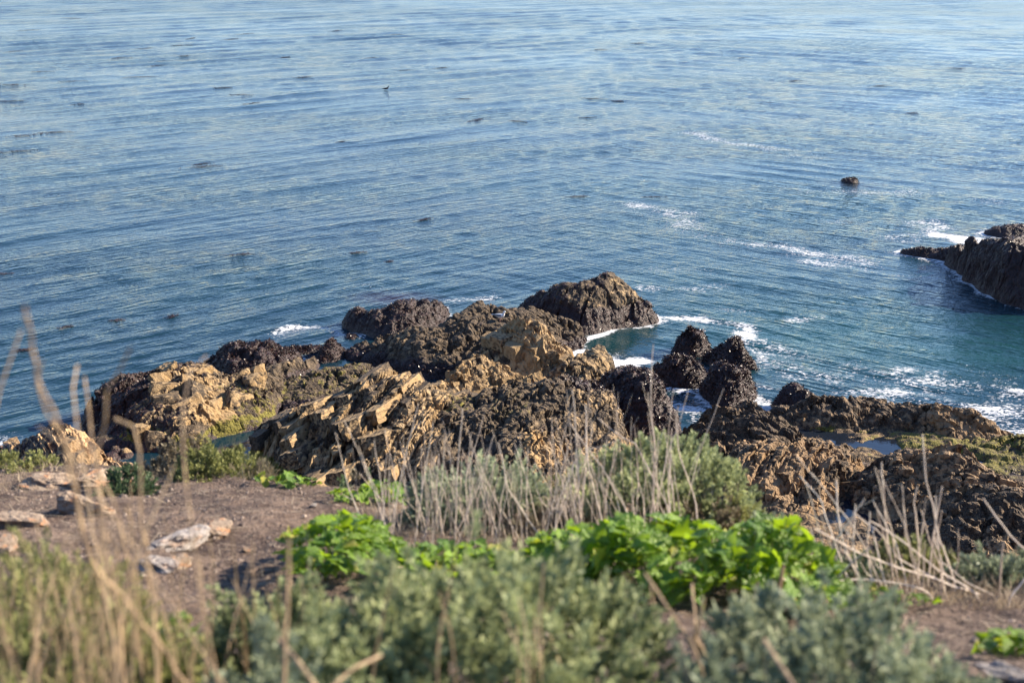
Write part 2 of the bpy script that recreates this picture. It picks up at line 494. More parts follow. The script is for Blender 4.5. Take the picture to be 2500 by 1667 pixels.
# ------------------------------------------------------------------ sea
def sea_material(name='sea_water', calm=False):
    n = NT(name)
    P0 = n.coord()
    warp = n.noise(n.coord((0.02, 0.02, 0.02)), 1.0, 2, 0.5)
    def rip(sx, sy, rot, detail=2.5, rough=0.55, dist=0.4, loc=(0, 0, 0)):
        return n.noise(n.coord((sx, sy, 1), rot, loc=loc), 1.0, detail, rough, dist)
    if calm:
        h = n.math('MULTIPLY', rip(2.2, 4.0, 0.3), 0.006)
        nrm = n.bump(h, 1.0, 1.0)
        return n.done(Base_Color=(0.010, 0.014, 0.022), Roughness=0.04, IOR=1.333, Normal=nrm)
    lf = n.attr('left')
    ra = rip(0.45, 2.3, math.radians(-40), 3, 0.62, 0.15)
    rb = rip(0.50, 2.5, math.radians(36), 3, 0.62, 0.15, (31, 7, 0))
    rc = rip(1.5, 5.0, math.radians(-5), 2, 0.6, 0.2)
    h = n.math('ADD', n.math('MULTIPLY', n.math('ADD', n.math('MULTIPLY', ra, n.math('ADD', 0.35, lf)), n.math('MULTIPLY', rb, n.math('SUBTRACT', 1.35, lf))), 0.085), n.math('MULTIPLY', rc, 0.022))
    nrm = n.bump(h, n.attr('chop'), 1.0)
    shal, kelp, foam = n.attr('shallow'), n.attr('kelp'), n.attr('foam')
    cn = n.noise(n.coord((0.05, 0.10, 1)), 1.0, 2, 0.5)
    deep = n.mix(n.ramp(cn, 0.35, 0.65), (0.006, 0.023, 0.037), (0.006, 0.027, 0.038))
    c = n.mix(n.math('MULTIPLY', shal, n.ramp(cn, 0.25, 0.7, 0.5, 1.0)), deep, (0.008, 0.046, 0.044))
    kn = cn
    c = n.mix(n.ramp(n.math('ADD', kelp, n.math('MULTIPLY', n.math('SUBTRACT', kn, 0.5), 1.2)), 0.35, 0.8), c, (0.020, 0.012, 0.016))
    # foam: lacy flecks where the churned water carries it
    f1 = n.noise(n.coord((1.1, 2.0, 1), math.radians(-8)), 1.6, 3, 0.62, 0.8)
    f2 = n.noise(n.coord((1, 1.6, 1)), 5.5, 2, 0.6, 0.6)
    lace = n.math('ABSOLUTE', n.math('SUBTRACT', f1, 0.5))
    fd = n.math('ADD', n.math('MULTIPLY', n.math('SUBTRACT', f2, 0.5), 0.9), n.math('MULTIPLY', lace, -1.6))
    ff = n.ramp(n.math('ADD', foam, fd), 0.29, 0.48)
    ff = n.math('MULTIPLY', ff, n.ramp(foam, 0.02, 0.15))
    c = n.mix(ff, c, (0.58, 0.60, 0.62))
    rough = n.math('ADD', n.attr('farrough'), n.math('MULTIPLY', ff, 0.75))
    return n.done(Base_Color=c, Roughness=rough, IOR=1.333, Normal=nrm)
M_SEA = sea_material()
M_POOL = sea_material('pool_water', True)

def polyline_density(gx, gy, pts, width):
    r = np.zeros(gx.shape)
    for (p, q) in zip(pts[:-1], pts[1:]):
        a = at_z(p[0], p[1]); b_ = at_z(q[0], q[1])
        ex, ey = b_[0] - a[0], b_[1] - a[1]
        t = np.clip(((gx - a[0]) * ex + (gy - a[1]) * ey) / (ex * ex + ey * ey + 1e-9), 0, 1)
        d = np.hypot(gx - a[0] - t * ex, gy - a[1] - t * ey)
        r = np.maximum(r, np.exp(-(d / width) ** 2))
    return r

def sea_waves(gx, gy, cell):
    """sum of many small wave trains; two crossing families meet off the reef"""
    r = np.random.default_rng(5)
    left = smooth(18, -14, gx - 0.10 * (gy - 60)); mid = fbm(gx * 0.03, gy * 0.03, None, 3, 91)
    patch = 0.55 + 0.75 * np.clip(0.5 + 0.9 * fbm(gx * 0.022 + 5, gy * 0.05, None, 4, 92), 0, 1)
    gust = 0.55 + 0.9 * np.clip(0.5 + 0.9 * fbm(gx * 0.05, gy * 0.11, None, 4, 93), 0, 1)
    wx = gx + 1.6 * fbm(gx * 0.05, gy * 0.05, None, 2, 94); wy = gy + 1.6 * fbm(gx * 0.05 + 40, gy * 0.05, None, 2, 95)
    z = np.zeros(gx.shape)
    def family(count, ang, spread, lam, slope, mask):
        nonlocal z
        for i in range(count):
            L = math.exp(r.uniform(math.log(lam[0]), math.log(lam[1])))
            th = math.radians(ang + r.normal(0, spread)); kx, ky = math.cos(th) * 2 * math.pi / L, math.sin(th) * 2 * math.pi / L
            s_ = slope * math.sqrt(2.0 / count) * L / (2 * math.pi)
            keep = smooth(2.0, 3.6, L / cell)
            w = np.sin(kx * wx + ky * wy + r.uniform(0, 6.28))
            z = z + s_ * keep * mask * w
    family(10, 128, 7, (4, 8), 0.018, 0.30 + 0.9 * left)
    family(40, 130, 8, (0.8, 3.0), 0.062, (0.30 + 0.85 * left) * patch)
    family(40, 54, 9, (0.8, 3.0), 0.066, (0.30 + 0.85 * (1 - left)) * patch)
    family(20, 92, 16, (0.6, 1.8), 0.030, gust)
    far = smooth(80, 210, gy)
    family(18, 124, 9, (2.6, 6), 0.036, far * (0.35 + 0.8 * left) * patch)
    family(18, 60, 12, (2.6, 6), 0.036, far * (1.1 - 0.7 * left) * patch)
    return z, gust, left

def make_sea():
    t = list(np.linspace(-0.52, 0.52, 620)); s = t[1] - t[0]
    while t[-1] < 60: s *= 1.3; t.append(t[-1] + s); t.insert(0, -t[-1])
    ys = [36.0]
    while ys[-1] < 420: ys.append(ys[-1] * 1.0042)
    s = ys[-1] * 0.0042
    while ys[-1] < 9000: s *= 1.25; ys.append(ys[-1] + s)
    s = 0.2
    while ys[0] > -3000: s *= 1.35; ys.insert(0, ys[0] - s)
    T, gy = np.meshgrid(np.array(t), np.array(ys), indexing='ij')
    yy = np.maximum(gy, 36.0)
    gx = T * yy
    cell = np.maximum(np.abs(np.gradient(gy, axis=1)), np.abs(np.gradient(gx, axis=0)))
    z, gust, left = sea_waves(gx, gy, cell)
    calm = np.ones(gx.shape)
    foam = np.zeros(gx.shape)
    fxw, fyw = gx + 0.7 * fbm(gx * 0.35, gy * 0.35, None, 3, 82), gy + 1.1 * fbm(gx * 0.35 + 9, gy * 0.35, None, 3, 83)
    for pts, wd, am in FOAM:
        foam = np.maximum(foam, am * polyline_density(fxw, fyw, pts, wd * 1.35))
    foam *= 0.75 + 0.5 * fbm(gx * 0.5, gy * 0.5, None, 3, 81)
    # wash that clings to the rocks: ring around every rock that breaks the surface
    x0, y0, rs_ = -30.0, 34.0, 0.2
    occ = np.zeros((340, 320), bool)
    for hx, hy in HEIGHTS:
        i = ((hx - x0) / rs_).astype(int); j = ((hy - y0) / rs_).astype(int); ok = (i >= 0) & (j >= 0) & (i < 340) & (j < 320)
        occ[i[ok], j[ok]] = True
    ring = occ.astype(float)
    for _ in range(5):
        p_ = np.pad(ring, 1); ring = np.maximum(ring, 0.80 * np.maximum.reduce([p_[2:, 1:-1], p_[:-2, 1:-1], p_[1:-1, 2:], p_[1:-1, :-2]]))
    i = np.clip(((gx - x0) / rs_).astype(int), 0, 339); j = np.clip(((gy - y0) / rs_).astype(int), 0, 319)
    inside = (gx > x0) & (gx < x0 + 68) & (gy > y0) & (gy < y0 + 64)
    near_rock = np.where(inside, ring[i, j], 0)
    swash = smooth(-0.05, 0.45, fbm(gx * 0.22, gy * 0.22, None, 3, 84) + 0.40 * smooth(-7, 6, gx) - 0.15)
    foam = np.maximum(foam, 0.62 * near_rock * swash)
    shal = np.zeros(gx.shape)
    for px, py, rx, ry, am in SHALLOW:
        c = at_z(px, py); shal = np.maximum(shal, am * np.exp(-(((gx - c[0]) / rx) ** 2 + ((gy - c[1]) / ry) ** 2)))
    kelp = np.zeros(gx.shape)
    for px, py, rx, ry, am in UNDERWEED:
        c = at_z(px, py); kelp = np.maximum(kelp, am * np.exp(-(((gx - c[0]) / rx) ** 2 + ((gy - c[1]) / ry) ** 2)))
    for px, py, rx, ry in SHELTER:
        c = at_z(px, py); calm = np.minimum(calm, 1 - 0.85 * np.exp(-(((gx - c[0]) / rx) ** 2 + ((gy - c[1]) / ry) ** 2)))
    z = z * calm
    ids = np.arange(gx.size).reshape(gx.shape)
    F = np.stack([ids[:-1, :-1], ids[1:, :-1], ids[1:, 1:], ids[:-1, 1:]], -1).reshape(-1, 4)
    V = np.stack([gx, gy, z], -1).reshape(-1, 3)
    me = mesh_np('sea', V, F, M_SEA, {'foam': foam.ravel(), 'shallow': shal.ravel(), 'kelp': kelp.ravel(), 'left': left.ravel(), 'farrough': 0.05 + 0.14 * smooth(90, 400, gy).ravel(), 'chop': (gust * calm).ravel()}, True)
    obj('sea', me, kind='structure')
    TRI[0] += 2 * len(F)
SHELTER = [(550, 1100, 3.0, 3.0), (260, 1100, 3, 2.5), (800, 880, 2.5, 1.5), (1480, 850, 2.5, 2)]

FOAM = [
    ([(1600, 775), (1660, 765), (1720, 772), (1790, 790), (1830, 800)], 0.35, 0.75),
    ([(1600, 770), (1560, 795), (1480, 815), (1420, 830), (1405, 850)], 0.28, 0.85),
    ([(1405, 850), (1430, 865), (1500, 890), (1540, 878)], 0.55, 0.85),
    ([(1420, 845), (1500, 860), (1560, 870)], 0.5, 0.35),
    ([(1645, 985), (1680, 1000), (1715, 1010)], 0.75, 0.95),
    ([(1700, 960), (1740, 1010)], 0.4, 0.5),
    ([(1840, 930), (1860, 945), (1890, 955)], 0.3, 0.6),
    ([(1900, 1000), (1870, 1010)], 0.25, 0.7), ([(2005, 985), (2060, 975), (2090, 978)], 0.3, 0.75),
    ([(1080, 750), (1095, 770), (1060, 800), (1020, 815)], 0.3, 0.9),
    ([(690, 815), (715, 800), (770, 800), (820, 815)], 0.45, 0.55),
    ([(1070, 735), (1130, 728), (1190, 722)], 0.5, 0.5),
    ([(880, 695), (940, 705)], 0.5, 0.40),
    ([(0, 1075), (25, 1070), (45, 1085)], 0.7, 0.55),
    ([(1830, 800), (1822, 830), (1850, 860), (1880, 890), (1920, 910)], 0.5, 0.60),
    ([(1880, 880), (1960, 895), (2010, 915), (2030, 935)], 0.7, 0.5),
    ([(2050, 905), (2100, 920), (2180, 930), (2260, 940), (2300, 925)], 0.9, 0.52),
    ([(2180, 960), (2250, 975), (2300, 985), (2280, 965)], 1.0, 0.66),
    ([(2330, 990), (2400, 1010), (2500, 1005)], 1.0, 0.55),
    ([(2390, 1020), (2440, 1040), (2500, 1050)], 0.9, 0.66),
    ([(2430, 1060), (2500, 1058)], 0.6, 0.7),
    ([(1930, 785), (2000, 775), (2080, 745), (2095, 735)], 0.6, 0.45),
    ([(1560, 500), (1640, 515), (1680, 535), (1670, 560), (1740, 580)], 1.5, 0.44),
    ([(1740, 580), (1800, 595), (1880, 605), (1960, 615), (2040, 625), (2120, 640)], 1.5, 0.47),
    ([(1580, 660), (1650, 658), (1720, 660), (1790, 670)], 0.9, 0.42),
    ([(1700, 700), (1750, 700)], 0.7, 0.45), ([(1450, 670), (1590, 678)], 0.6, 0.35),
    ([(1700, 325), (1800, 355), (1890, 370), (1950, 380)], 2.2, 0.40),
    ([(1940, 460), (2060, 470), (2200, 475), (2290, 470), (2400, 495)], 1.8, 0.40),
    ([(2190, 545), (2260, 540), (2310, 560), (2250, 575), (2190, 580)], 1.0, 0.48),
    ([(2300, 580), (2360, 588), (2400, 592), (2350, 595)], 0.8, 0.95), ([(2400, 590), (2450, 595)], 0.6, 0.6),
    ([(2200, 670), (2250, 680), (2290, 685)], 0.9, 0.45),
    ([(1960, 380), (2100, 430)], 2.0, 0.25), ([(1980, 640), (2060, 655), (2140, 660)], 1.0, 0.45), ([(1590, 700), (1680, 705), (1760, 690)], 0.9, 0.45),
    ([(1850, 830), (1900, 860), (1990, 880)], 0.9, 0.5), ([(2060, 890), (2140, 905), (2220, 900)], 0.8, 0.5), ([(2330, 940), (2420, 960), (2500, 975)], 1.2, 0.55), ([(1720, 745), (1850, 765)], 0.7, 0.42),
    ([(2380, 900), (2480, 930)], 0.9, 0.45), ([(1480, 880), (1520, 888), (1555, 880)], 0.6, 1.1), ([(1990, 960), (2100, 965), (2180, 1000)], 0.8, 0.5), ([(2270, 1000), (2350, 1020)], 0.7, 0.6), ([(1760, 1000), (1800, 1010)], 0.4, 0.6),
    ([(2060, 545), (2160, 560), (2250, 555)], 1.4, 0.42), ([(1550, 520), (1600, 540), (1690, 560)], 1.2, 0.42),
]
SHALLOW = [(2020, 800, 9, 7, 1.0), (2300, 850, 9, 5, 0.9), (1780, 690, 7, 6, 0.6), (1900, 480, 14, 14, 0.4), (2450, 780, 5, 4, 0.6), (1450, 840, 2.5, 2, 0.7)]
UNDERWEED = [(980, 730, 3.2, 2.0, 0.62), (720, 805, 3.0, 1.6, 0.5), (1100, 735, 4.0, 2.5, 0.35), (2080, 452, 5, 4, 0.6), (1640, 880, 3.2, 3.0, 0.55), (1500, 860, 2.4, 2.0, 0.5), (2420, 570, 4, 5, 0.6), (1700, 1000, 2.5, 2, 0.4), (1950, 930, 6, 2.5, 0.35), (1150, 290, 7, 5, 0.35), (2230, 640, 4, 3, 0.4)]
# ------------------------------------------------------------------ the reef, rock by rock
BED = dict(t0=0.30, t1=0.75, amp=0.50, joint=(0.5, 1.6), blk=0.13)
make_rock('boulder', 'big dark boulder with a pale tan crown, farthest out on the reef', 'boulder',
    [(1256, 764, 785), (1300, 730, 800), (1370, 701, 815), (1430, 694, 820), (1480, 670, 810), (1520, 690, 802), (1555, 728, 798), (1600, 764, 792)],
    k=1.0, seed=11, rug=0.55, lump=0.35, tan=0.34, weed_top=1.0, weed_shade_left=0.98, fronds=2600, strike=60, res=0.045)  # shaded left slope is darkened in the colour, on top of the low weed
make_rock('reef_rock', 'low maroon weedy rock in the water left of the big dark boulder', 'rock',
    [(836, 784, 800), (870, 758, 812), (910, 765, 828), (960, 746, 834), (1010, 737, 828), (1050, 745, 815), (1083, 752, 797), (1096, 765, 782)],
    k=0.55, seed=12, lump=0.9, rug=0.4, weed=0.8, fronds=3500, lump_s=0.7)
make_rock('reef_shelf', 'rough grey-brown rock shelf under the white gull', 'rock shelf',
    [(848, 856, 880), (920, 832, 896), (1030, 813, 925), (1096, 796, 932), (1161, 763, 932), (1234, 765, 905), (1306, 770, 885), (1360, 785, 866), (1418, 808, 852)],
    k=0.30, seed=13, rug=0.8, lump=0.6, big=0.7, tan=0.14, weed_top=0.45, weed=0.3, fronds=3200, strike=30, fine=0.04)
make_rock('boulder', 'large tan cracked boulder in the middle of the reef', 'boulder',
    [(1162, 868, 884), (1192, 834, 896), (1225, 812, 905), (1275, 785, 918), (1315, 792, 921), (1350, 828, 918), (1394, 866, 908)],
    b=0.7, k=1.0, seed=14, bed=0.75, rug=0.4, tan=0.72, strike=128, res=0.045, bedargs=dict(t0=0.35, t1=0.8, amp=0.30, joint=(0.6, 1.4), blk=0.08),
    blocks=dict(zmin=1.0, L=(0.6, 1.3), W=(0.35, 0.6), skip=0.35, proud=0.06, dip=-12, tanr=(0.55, 0.9)))
make_rock('layered_outcrop', 'tan outcrop of tilted rock slabs in front of the dark blue pool', 'rock outcrop',
    [(620, 1066, 1112), (640, 1043, 1128), (670, 1028, 1160), (745, 1000, 1190), (822, 975, 1205), (900, 921, 1210), (960, 928, 1215), (1020, 942, 1220), (1080, 953, 1215), (1125, 990, 1200)],
    b=0.2, k=0.42, seed=15, bed=0.7, tan=0.40, green_low=0.55, strike=67, res=0.04, bedargs=BED, back=1.6,
    blocks=dict(zmin=0.45, L=(0.7, 2.4), W=(0.30, 0.62), T=0.62, rowj=0.15, proud=0.06, dip=-19, jit=2.6, skip=0.20, tanr=(0.10, 0.70)))
make_rock('rough_outcrop', 'rough brown barnacled slope between the tilted slabs and the seaweed mound', 'rock outcrop',
    [(1060, 1000, 1230), (1100, 985, 1245), (1160, 968, 1255), (1220, 962, 1262), (1290, 958, 1268), (1350, 950, 1265), (1410, 945, 1255), (1460, 960, 1235), (1500, 990, 1200)],
    b=0.2, k=0.26, seed=16, rug=0.7, bed=0.25, lump=0.5, lump_s=0.45, big=1.0, tan=0.24, weed=0.22, strike=56, res=0.045, fine=0.05, green=0.15, fronds=2500,
    spots=[(1450, 1010, 0.8, 1.6, 'weed', 0.7), (1240, 1080, 0.7, 1.2, 'green', 0.4), (1320, 1150, 0.6, 1.3, 'tan', 0.35), (1110, 1040, 1.0, 1.1, 'green', 0.5)])
make_rock('rock_crest', 'pale tan crest of upright broken beds below the tan boulder', 'rock outcrop',
    [(1050, 968, 1005), (1090, 936, 1005), (1130, 900, 1000), (1147, 868, 995), (1165, 882, 990), (1200, 887, 985), (1240, 916, 985), (1300, 930, 985), (1350, 945, 985)],
    b=0.8, k=0.7, seed=46, bed=0.6, rug=0.5, big=0.4, tan=0.62, strike=33, res=0.04, bedargs=dict(t0=0.25, t1=0.6, amp=0.36, joint=(0.3, 0.8), blk=0.12),
    blocks=dict(L=(0.25, 0.7), W=(0.22, 0.45), T=0.6, skip=0.3, tanr=(0.5, 0.9), zmin=1.0, jit=9.0, dip=-24))
make_rock('rough_rock', 'rugged grey-brown rock with tan knobs at the edge of the foamy inlet', 'rock',
    [(1335, 930, 975), (1380, 905, 985), (1420, 885, 985), (1452, 860, 975), (1478, 868, 965), (1495, 895, 950)],
    b=0.4, k=0.6, seed=47, rug=0.9, lump=0.4, big=0.6, tan=0.30, weed=0.2, strike=48, res=0.045, fine=0.04, fronds=900)
make_rock('seaweed_mound', 'broad maroon seaweed mound on the right end of the reef', 'rock',
    [(1470, 925, 1070), (1500, 908, 1085), (1530, 899, 1095), (1570, 912, 1100), (1605, 940, 1100), (1632, 975, 1095), (1655, 1030, 1090)],
    k=0.55, seed=17, lump=1.0, rug=0.3, weed=0.85, fronds=7000, lump_s=0.75, frond_size=(0.04, 0.12))
make_rock('outcrop', 'outcrop of tan broken rocks with a dark weedy seaward side, left on the reef', 'rock outcrop',
    [(200, 1015, 1062), (240, 975, 1080), (290, 930, 1096), (350, 915, 1102), (400, 905, 1106), (440, 891, 1106), (480, 886, 1100), (530, 913, 1070), (580, 930, 1060), (650, 908, 1045), (692, 928, 1005)],
    k=0.34, seed=18, rug=0.4, bed=0.35, big=0.5, tan=0.36, strike=40, res=0.045, weed_shade_left=0.9, weed_top=0.12, green_low=0.75, fronds=4200,
    spots=[(260, 985, 0.6, 2.2, 'weed', 0.9), (330, 930, 1.1, 1.7, 'weed', 0.75), (400, 912, 1.3, 1.2, 'weed', 0.55), (490, 895, 1.3, 1.3, 'weed', 0.6), (230, 1040, 0.4, 1.6, 'weed', 0.9), (620, 985, 0.6, 1.6, 'green', 0.5)],
    bedargs=dict(t0=0.4, t1=0.95, amp=0.42, joint=(0.5, 1.3), blk=0.12),
    blocks=dict(L=(0.5, 1.35), W=(0.4, 0.85), T=0.8, skip=0.28, proud=0.30, rowj=0.12, cut=(0.50, 0.66), tanr=(0.3, 0.85), zone=[(300, 980, 0.8), (400, 915, 1.3), (500, 905, 1.4), (680, 905, 1.2), (640, 960, 0.8), (520, 1010, 0.6), (400, 1060, 0.5), (260, 1050, 0.5)], zmin=0.3, jit=14.0))
make_rock('seaweed_reef', 'dark brown seaweed reef behind the tan broken rocks', 'rock',
    [(498, 889, 906), (537, 867, 936), (563, 851, 948), (610, 843, 950), (655, 847, 945), (692, 855, 930), (722, 862, 908)],
    k=0.40, seed=19, lump=1.1, weed=0.9, fronds=6500, lump_s=0.6, frond_size=(0.04, 0.12))
make_rock('rounded_rock', 'long rounded grey rock beside the dark seaweed reef', 'rock',
    [(640, 912, 958), (690, 890, 952), (730, 877, 930), (768, 874, 907)], k=0.7, seed=20, rug=0.5, lump=0.5, tan=0.1, weed=0.2, green=0.2, fronds=500)
make_rock('weedy_rock', 'thin strip of red-brown weedy rock awash beyond the seaweed reef', 'rock',
    [(690, 851, 868), (730, 846, 867), (770, 850, 865), (792, 849, 862)], k=0.4, seed=21, lump=0.9, weed=0.95, fronds=1300, lump_s=0.45)
make_rock('weedy_rock', 'small weedy rock alone in the channel left of the gull shelf', 'rock',
    [(780, 856, 890), (800, 839, 887), (822, 838, 884), (837, 852, 876)], k=0.35, seed=22, lump=0.9, weed=0.95, fronds=1300, lump_s=0.45)
make_rock('weedy_rock', 'tiny round weedy rock poking out beside the low maroon rock', 'rock',
    [(846, 826, 832), (857, 820, 834), (867, 825, 832)], k=0.8, seed=23, lump=0.5, weed=0.95, fronds=250)
make_rock('reef_shelf', 'flat yellow-green algae shelf behind the tilted slabs', 'rock shelf',
    [(686, 938, 1015), (760, 909, 1022), (830, 898, 1018), (892, 893, 990), (935, 908, 962)], k=0.20, seed=24, rug=0.7, tan=0.2, green=0.42, strike=35, fine=0.03)
make_rock('orange_rock', 'pointed orange sandstone rock at the left edge of the shore', 'rock',
    [(-90, 1140, 1200), (0, 1106, 1205), (40, 1086, 1210), (80, 1064, 1215), (125, 1047, 1218), (150, 1034, 1218), (170, 1040, 1218), (195, 1068, 1215), (220, 1096, 1210), (255, 1118, 1205), (300, 1134, 1200), (345, 1148, 1198)],
    k=0.75, seed=25, bed=0.3, rug=0.5, tan=0.72, weed_shade_left=0.9, mat=M_ORANGE, strike=130, bedargs=dict(t0=0.5, t1=1.2, amp=0.3, joint=(0.5, 1.2), blk=0.1),
    blocks=dict(L=(0.4, 1.1), W=(0.4, 0.7), T=0.45, skip=0.5, tanr=(0.5, 0.9), zmin=0.6))
make_rock('shore_rock', 'smooth pale grey rock by the small pool behind the orange rock', 'rock',
    [(196, 1078, 1096), (230, 1072, 1099), (262, 1066, 1099), (290, 1070, 1093), (306, 1080, 1090)], k=0.6, seed=26, rug=0.4, tan=0.5)
make_rock('shore_rock', 'squat tan rock behind the smooth pale grey rock', 'rock',
    [(220, 1056, 1070), (250, 1040, 1070), (280, 1055, 1067)], k=0.8, seed=27, rug=0.5, tan=0.55)
for i, (cx, cy, w_, lab) in enumerate([(282, 1100, 13, 'farthest'), (305, 1106, 11, 'rightmost'), (270, 1115, 15, 'nearest')]):
    make_rock('shore_stone', 'small tan stone in the rock pool by the orange rock, %s of three' % lab, 'stone',
        [(cx - w_, cy + 5, cy + 14), (cx, cy - 4, cy + 16), (cx + w_, cy + 6, cy + 14)], k=0.9, seed=28 + i, rug=0.3, tan=0.7, group='stones in the rock pool')
W4 = 'seaweed boulders in the channel'
make_rock('seaweed_boulder', 'cone-shaped seaweed boulder, farthest of the four in the channel', 'boulder',
    [(1650, 848, 864), (1665, 819, 870), (1690, 808, 872), (1712, 825, 870), (1734, 847, 864)], k=1.1, seed=31, lump=0.6, weed=0.95, fronds=2400, group=W4, frond_size=(0.04, 0.12), rug=0.6, lump_s=0.6, csm=0.18, back=0.7)
make_rock('seaweed_boulder', 'rounded seaweed boulder with a low tail, rightmost of the four in the channel', 'boulder',
    [(1728, 866, 886), (1755, 848, 902), (1785, 834, 907), (1810, 840, 907), (1824, 868, 905), (1848, 897, 904)], k=1.0, seed=32, lump=0.6, weed=0.95, fronds=2600, group=W4, frond_size=(0.04, 0.12), rug=0.6, lump_s=0.6, csm=0.18, back=0.7)
make_rock('seaweed_boulder', 'wide reddish seaweed boulder, leftmost of the four in the channel', 'boulder',
    [(1600, 897, 930), (1625, 885, 946), (1660, 870, 952), (1690, 880, 952), (1715, 905, 948), (1737, 922, 938)], k=0.9, seed=33, lump=0.7, weed=0.95, fronds=3200, group=W4, frond_size=(0.04, 0.12), rug=0.6, lump_s=0.6, csm=0.18, back=0.7)
make_rock('seaweed_boulder', 'tall dark seaweed boulder, nearest of the four in the channel', 'boulder',
    [(1720, 925, 975), (1750, 900, 1000), (1785, 896, 1005), (1820, 905, 995), (1845, 948, 975)], k=0.85, seed=34, lump=0.7, weed=0.9, fronds=3200, group=W4, frond_size=(0.04, 0.12), rug=0.6, lump_s=0.6, csm=0.18, back=0.7)
make_rock('knobbly_boulder', 'dark knobbly boulder standing at the back of the right shelf', 'boulder',
    [(1890, 988, 1006), (1910, 960, 1012), (1930, 943, 1018), (1960, 947, 1021), (1985, 970, 1022), (2010, 1002, 1020)], k=1.1, seed=35, lump=0.7, rug=0.3, weed=0.62, tan=0.0, fronds=1000)
make_rock('shelf_ridge', 'long low brown ridge along the seaward edge of the right shelf', 'rock ridge',
    [(1850, 1020, 1062), (1950, 1002, 1068), (2000, 987, 1074), (2120, 979, 1080), (2174, 990, 1090), (2264, 1011, 1106), (2373, 1031, 1118), (2438, 1060, 1118), (2480, 1072, 1112)],
    k=0.45, seed=36, rug=0.9, lump=0.3, big=0.6, tan=0.48, weed_top=0.1, weed=0.1, mat=M_SHELF, strike=-28, green_low=0.5, fine=0.03)
make_rock('shelf_ridge', 'dark scaly rock slab sloping from the channel into the right shelf', 'rock ridge',
    [(1640, 1082, 1150), (1708, 1036, 1170), (1740, 1009, 1195), (1831, 996, 1200), (1900, 1022, 1195), (1950, 1062, 1180), (1995, 1092, 1160)],
    k=0.32, seed=37, rug=0.7, bed=0.25, big=0.6, tan=0.14, weed=0.2, mat=M_SHELF, strike=-35, fine=0.035)
make_rock('shelf_ridge', 'curled brown ridge of folded rock in the middle of the right shelf', 'rock ridge',
    [(1780, 1150, 1262), (1815, 1106, 1275), (1900, 1100, 1290), (1990, 1093, 1290), (2060, 1112, 1270), (2104, 1136, 1226)],
    k=0.36, seed=38, rug=0.8, bed=0.35, big=0.9, tan=0.46, mat=M_SHELF, strike=58, res=0.045, bedargs=dict(t0=0.35, t1=0.8, amp=0.42, joint=(0.6, 1.6), blk=0.08), fine=0.03,
    blocks=dict(L=(0.4, 1.2), W=(0.25, 0.5), T=0.4, skip=0.35, tanr=(0.2, 0.7), zmin=0.5, proud=0.05))
make_rock('shelf_ridge', 'broad brown ridge on the right shelf between the pools and the green algae', 'rock ridge',
    [(2085, 1180, 1275), (2150, 1138, 1300), (2246, 1122, 1325), (2337, 1127, 1345), (2400, 1160, 1360), (2500, 1195, 1385), (2590, 1230, 1400)],
    k=0.36, seed=39, rug=0.8, bed=0.35, big=0.9, tan=0.52, mat=M_SHELF, strike=-22, fine=0.035, bedargs=dict(t0=0.35, t1=0.9, amp=0.4, joint=(0.6, 1.6), blk=0.1),
    blocks=dict(L=(0.5, 1.4), W=(0.35, 0.6), T=0.4, skip=0.6, tanr=(0.15, 0.6), zmin=0.6, proud=0.03, jit=8.0))
make_rock('shelf_ridge', 'dark rugged ridge nearest the bluff at the right edge', 'rock ridge',
    [(2150, 1290, 1350), (2250, 1243, 1385), (2330, 1228, 1420), (2420, 1216, 1440), (2520, 1232, 1460), (2620, 1250, 1470)],
    k=0.40, seed=40, rug=0.9, big=0.9, tan=0.45, mat=M_SHELF, strike=-30, fine=0.035)
make_rock('algae_rock', 'low rock under bright green algae at the right edge', 'rock',
    [(2285, 1098, 1135), (2340, 1085, 1160), (2420, 1076, 1190), (2520, 1066, 1215), (2600, 1066, 1220)], k=0.16, seed=41, rug=0.7, lump=0.4, tan=0.2, green=0.62, mat=M_SHELF, fine=0.03)
make_rock('sea_rock', 'big black rock rising from the water at the right edge', 'rock',
    [(2322, 628, 655), (2345, 602, 672), (2362, 591, 690), (2400, 606, 715), (2440, 600, 738), (2500, 605, 754), (2620, 598, 768), (2720, 610, 766)],
    k=0.95, back=1.5, seed=42, lump=0.8, rug=0.6, big=0.8, weed=0.9, fronds=4500, lump_s=0.8)
make_rock('low_rock', 'low dark weedy arm of rock reaching left from the big black rock', 'rock',
    [(2204, 613, 622), (2240, 608, 628), (2290, 610, 636), (2330, 606, 646), (2360, 602, 655)], k=0.45, back=1.2, seed=48, lump=0.8, weed=0.95, fronds=1800)
make_rock('weedy_ledge', 'flat weedy ledge behind the big black rock, farthest of the two', 'rock',
    [(2408, 563, 574), (2440, 554, 580), (2500, 549, 585), (2600, 548, 585)], k=0.4, seed=43, lump=0.7, weed=0.95, fronds=1200, group='ledges at the right edge')
make_rock('weedy_ledge', 'small weedy ledge just behind the big black rock, nearest of the two', 'rock',
    [(2448, 582, 597), (2500, 573, 602), (2600, 575, 605)], k=0.4, seed=44, lump=0.7, weed=0.95, fronds=800, group='ledges at the right edge')
make_rock('skerry', 'lone small dark rock far out in open water', 'rock',
    [(2058, 443, 446), (2070, 435, 448), (2082, 436, 449), (2098, 444, 448)], k=0.35, seed=45, lump=0.8, weed=0.95, fronds=500, res=0.08)

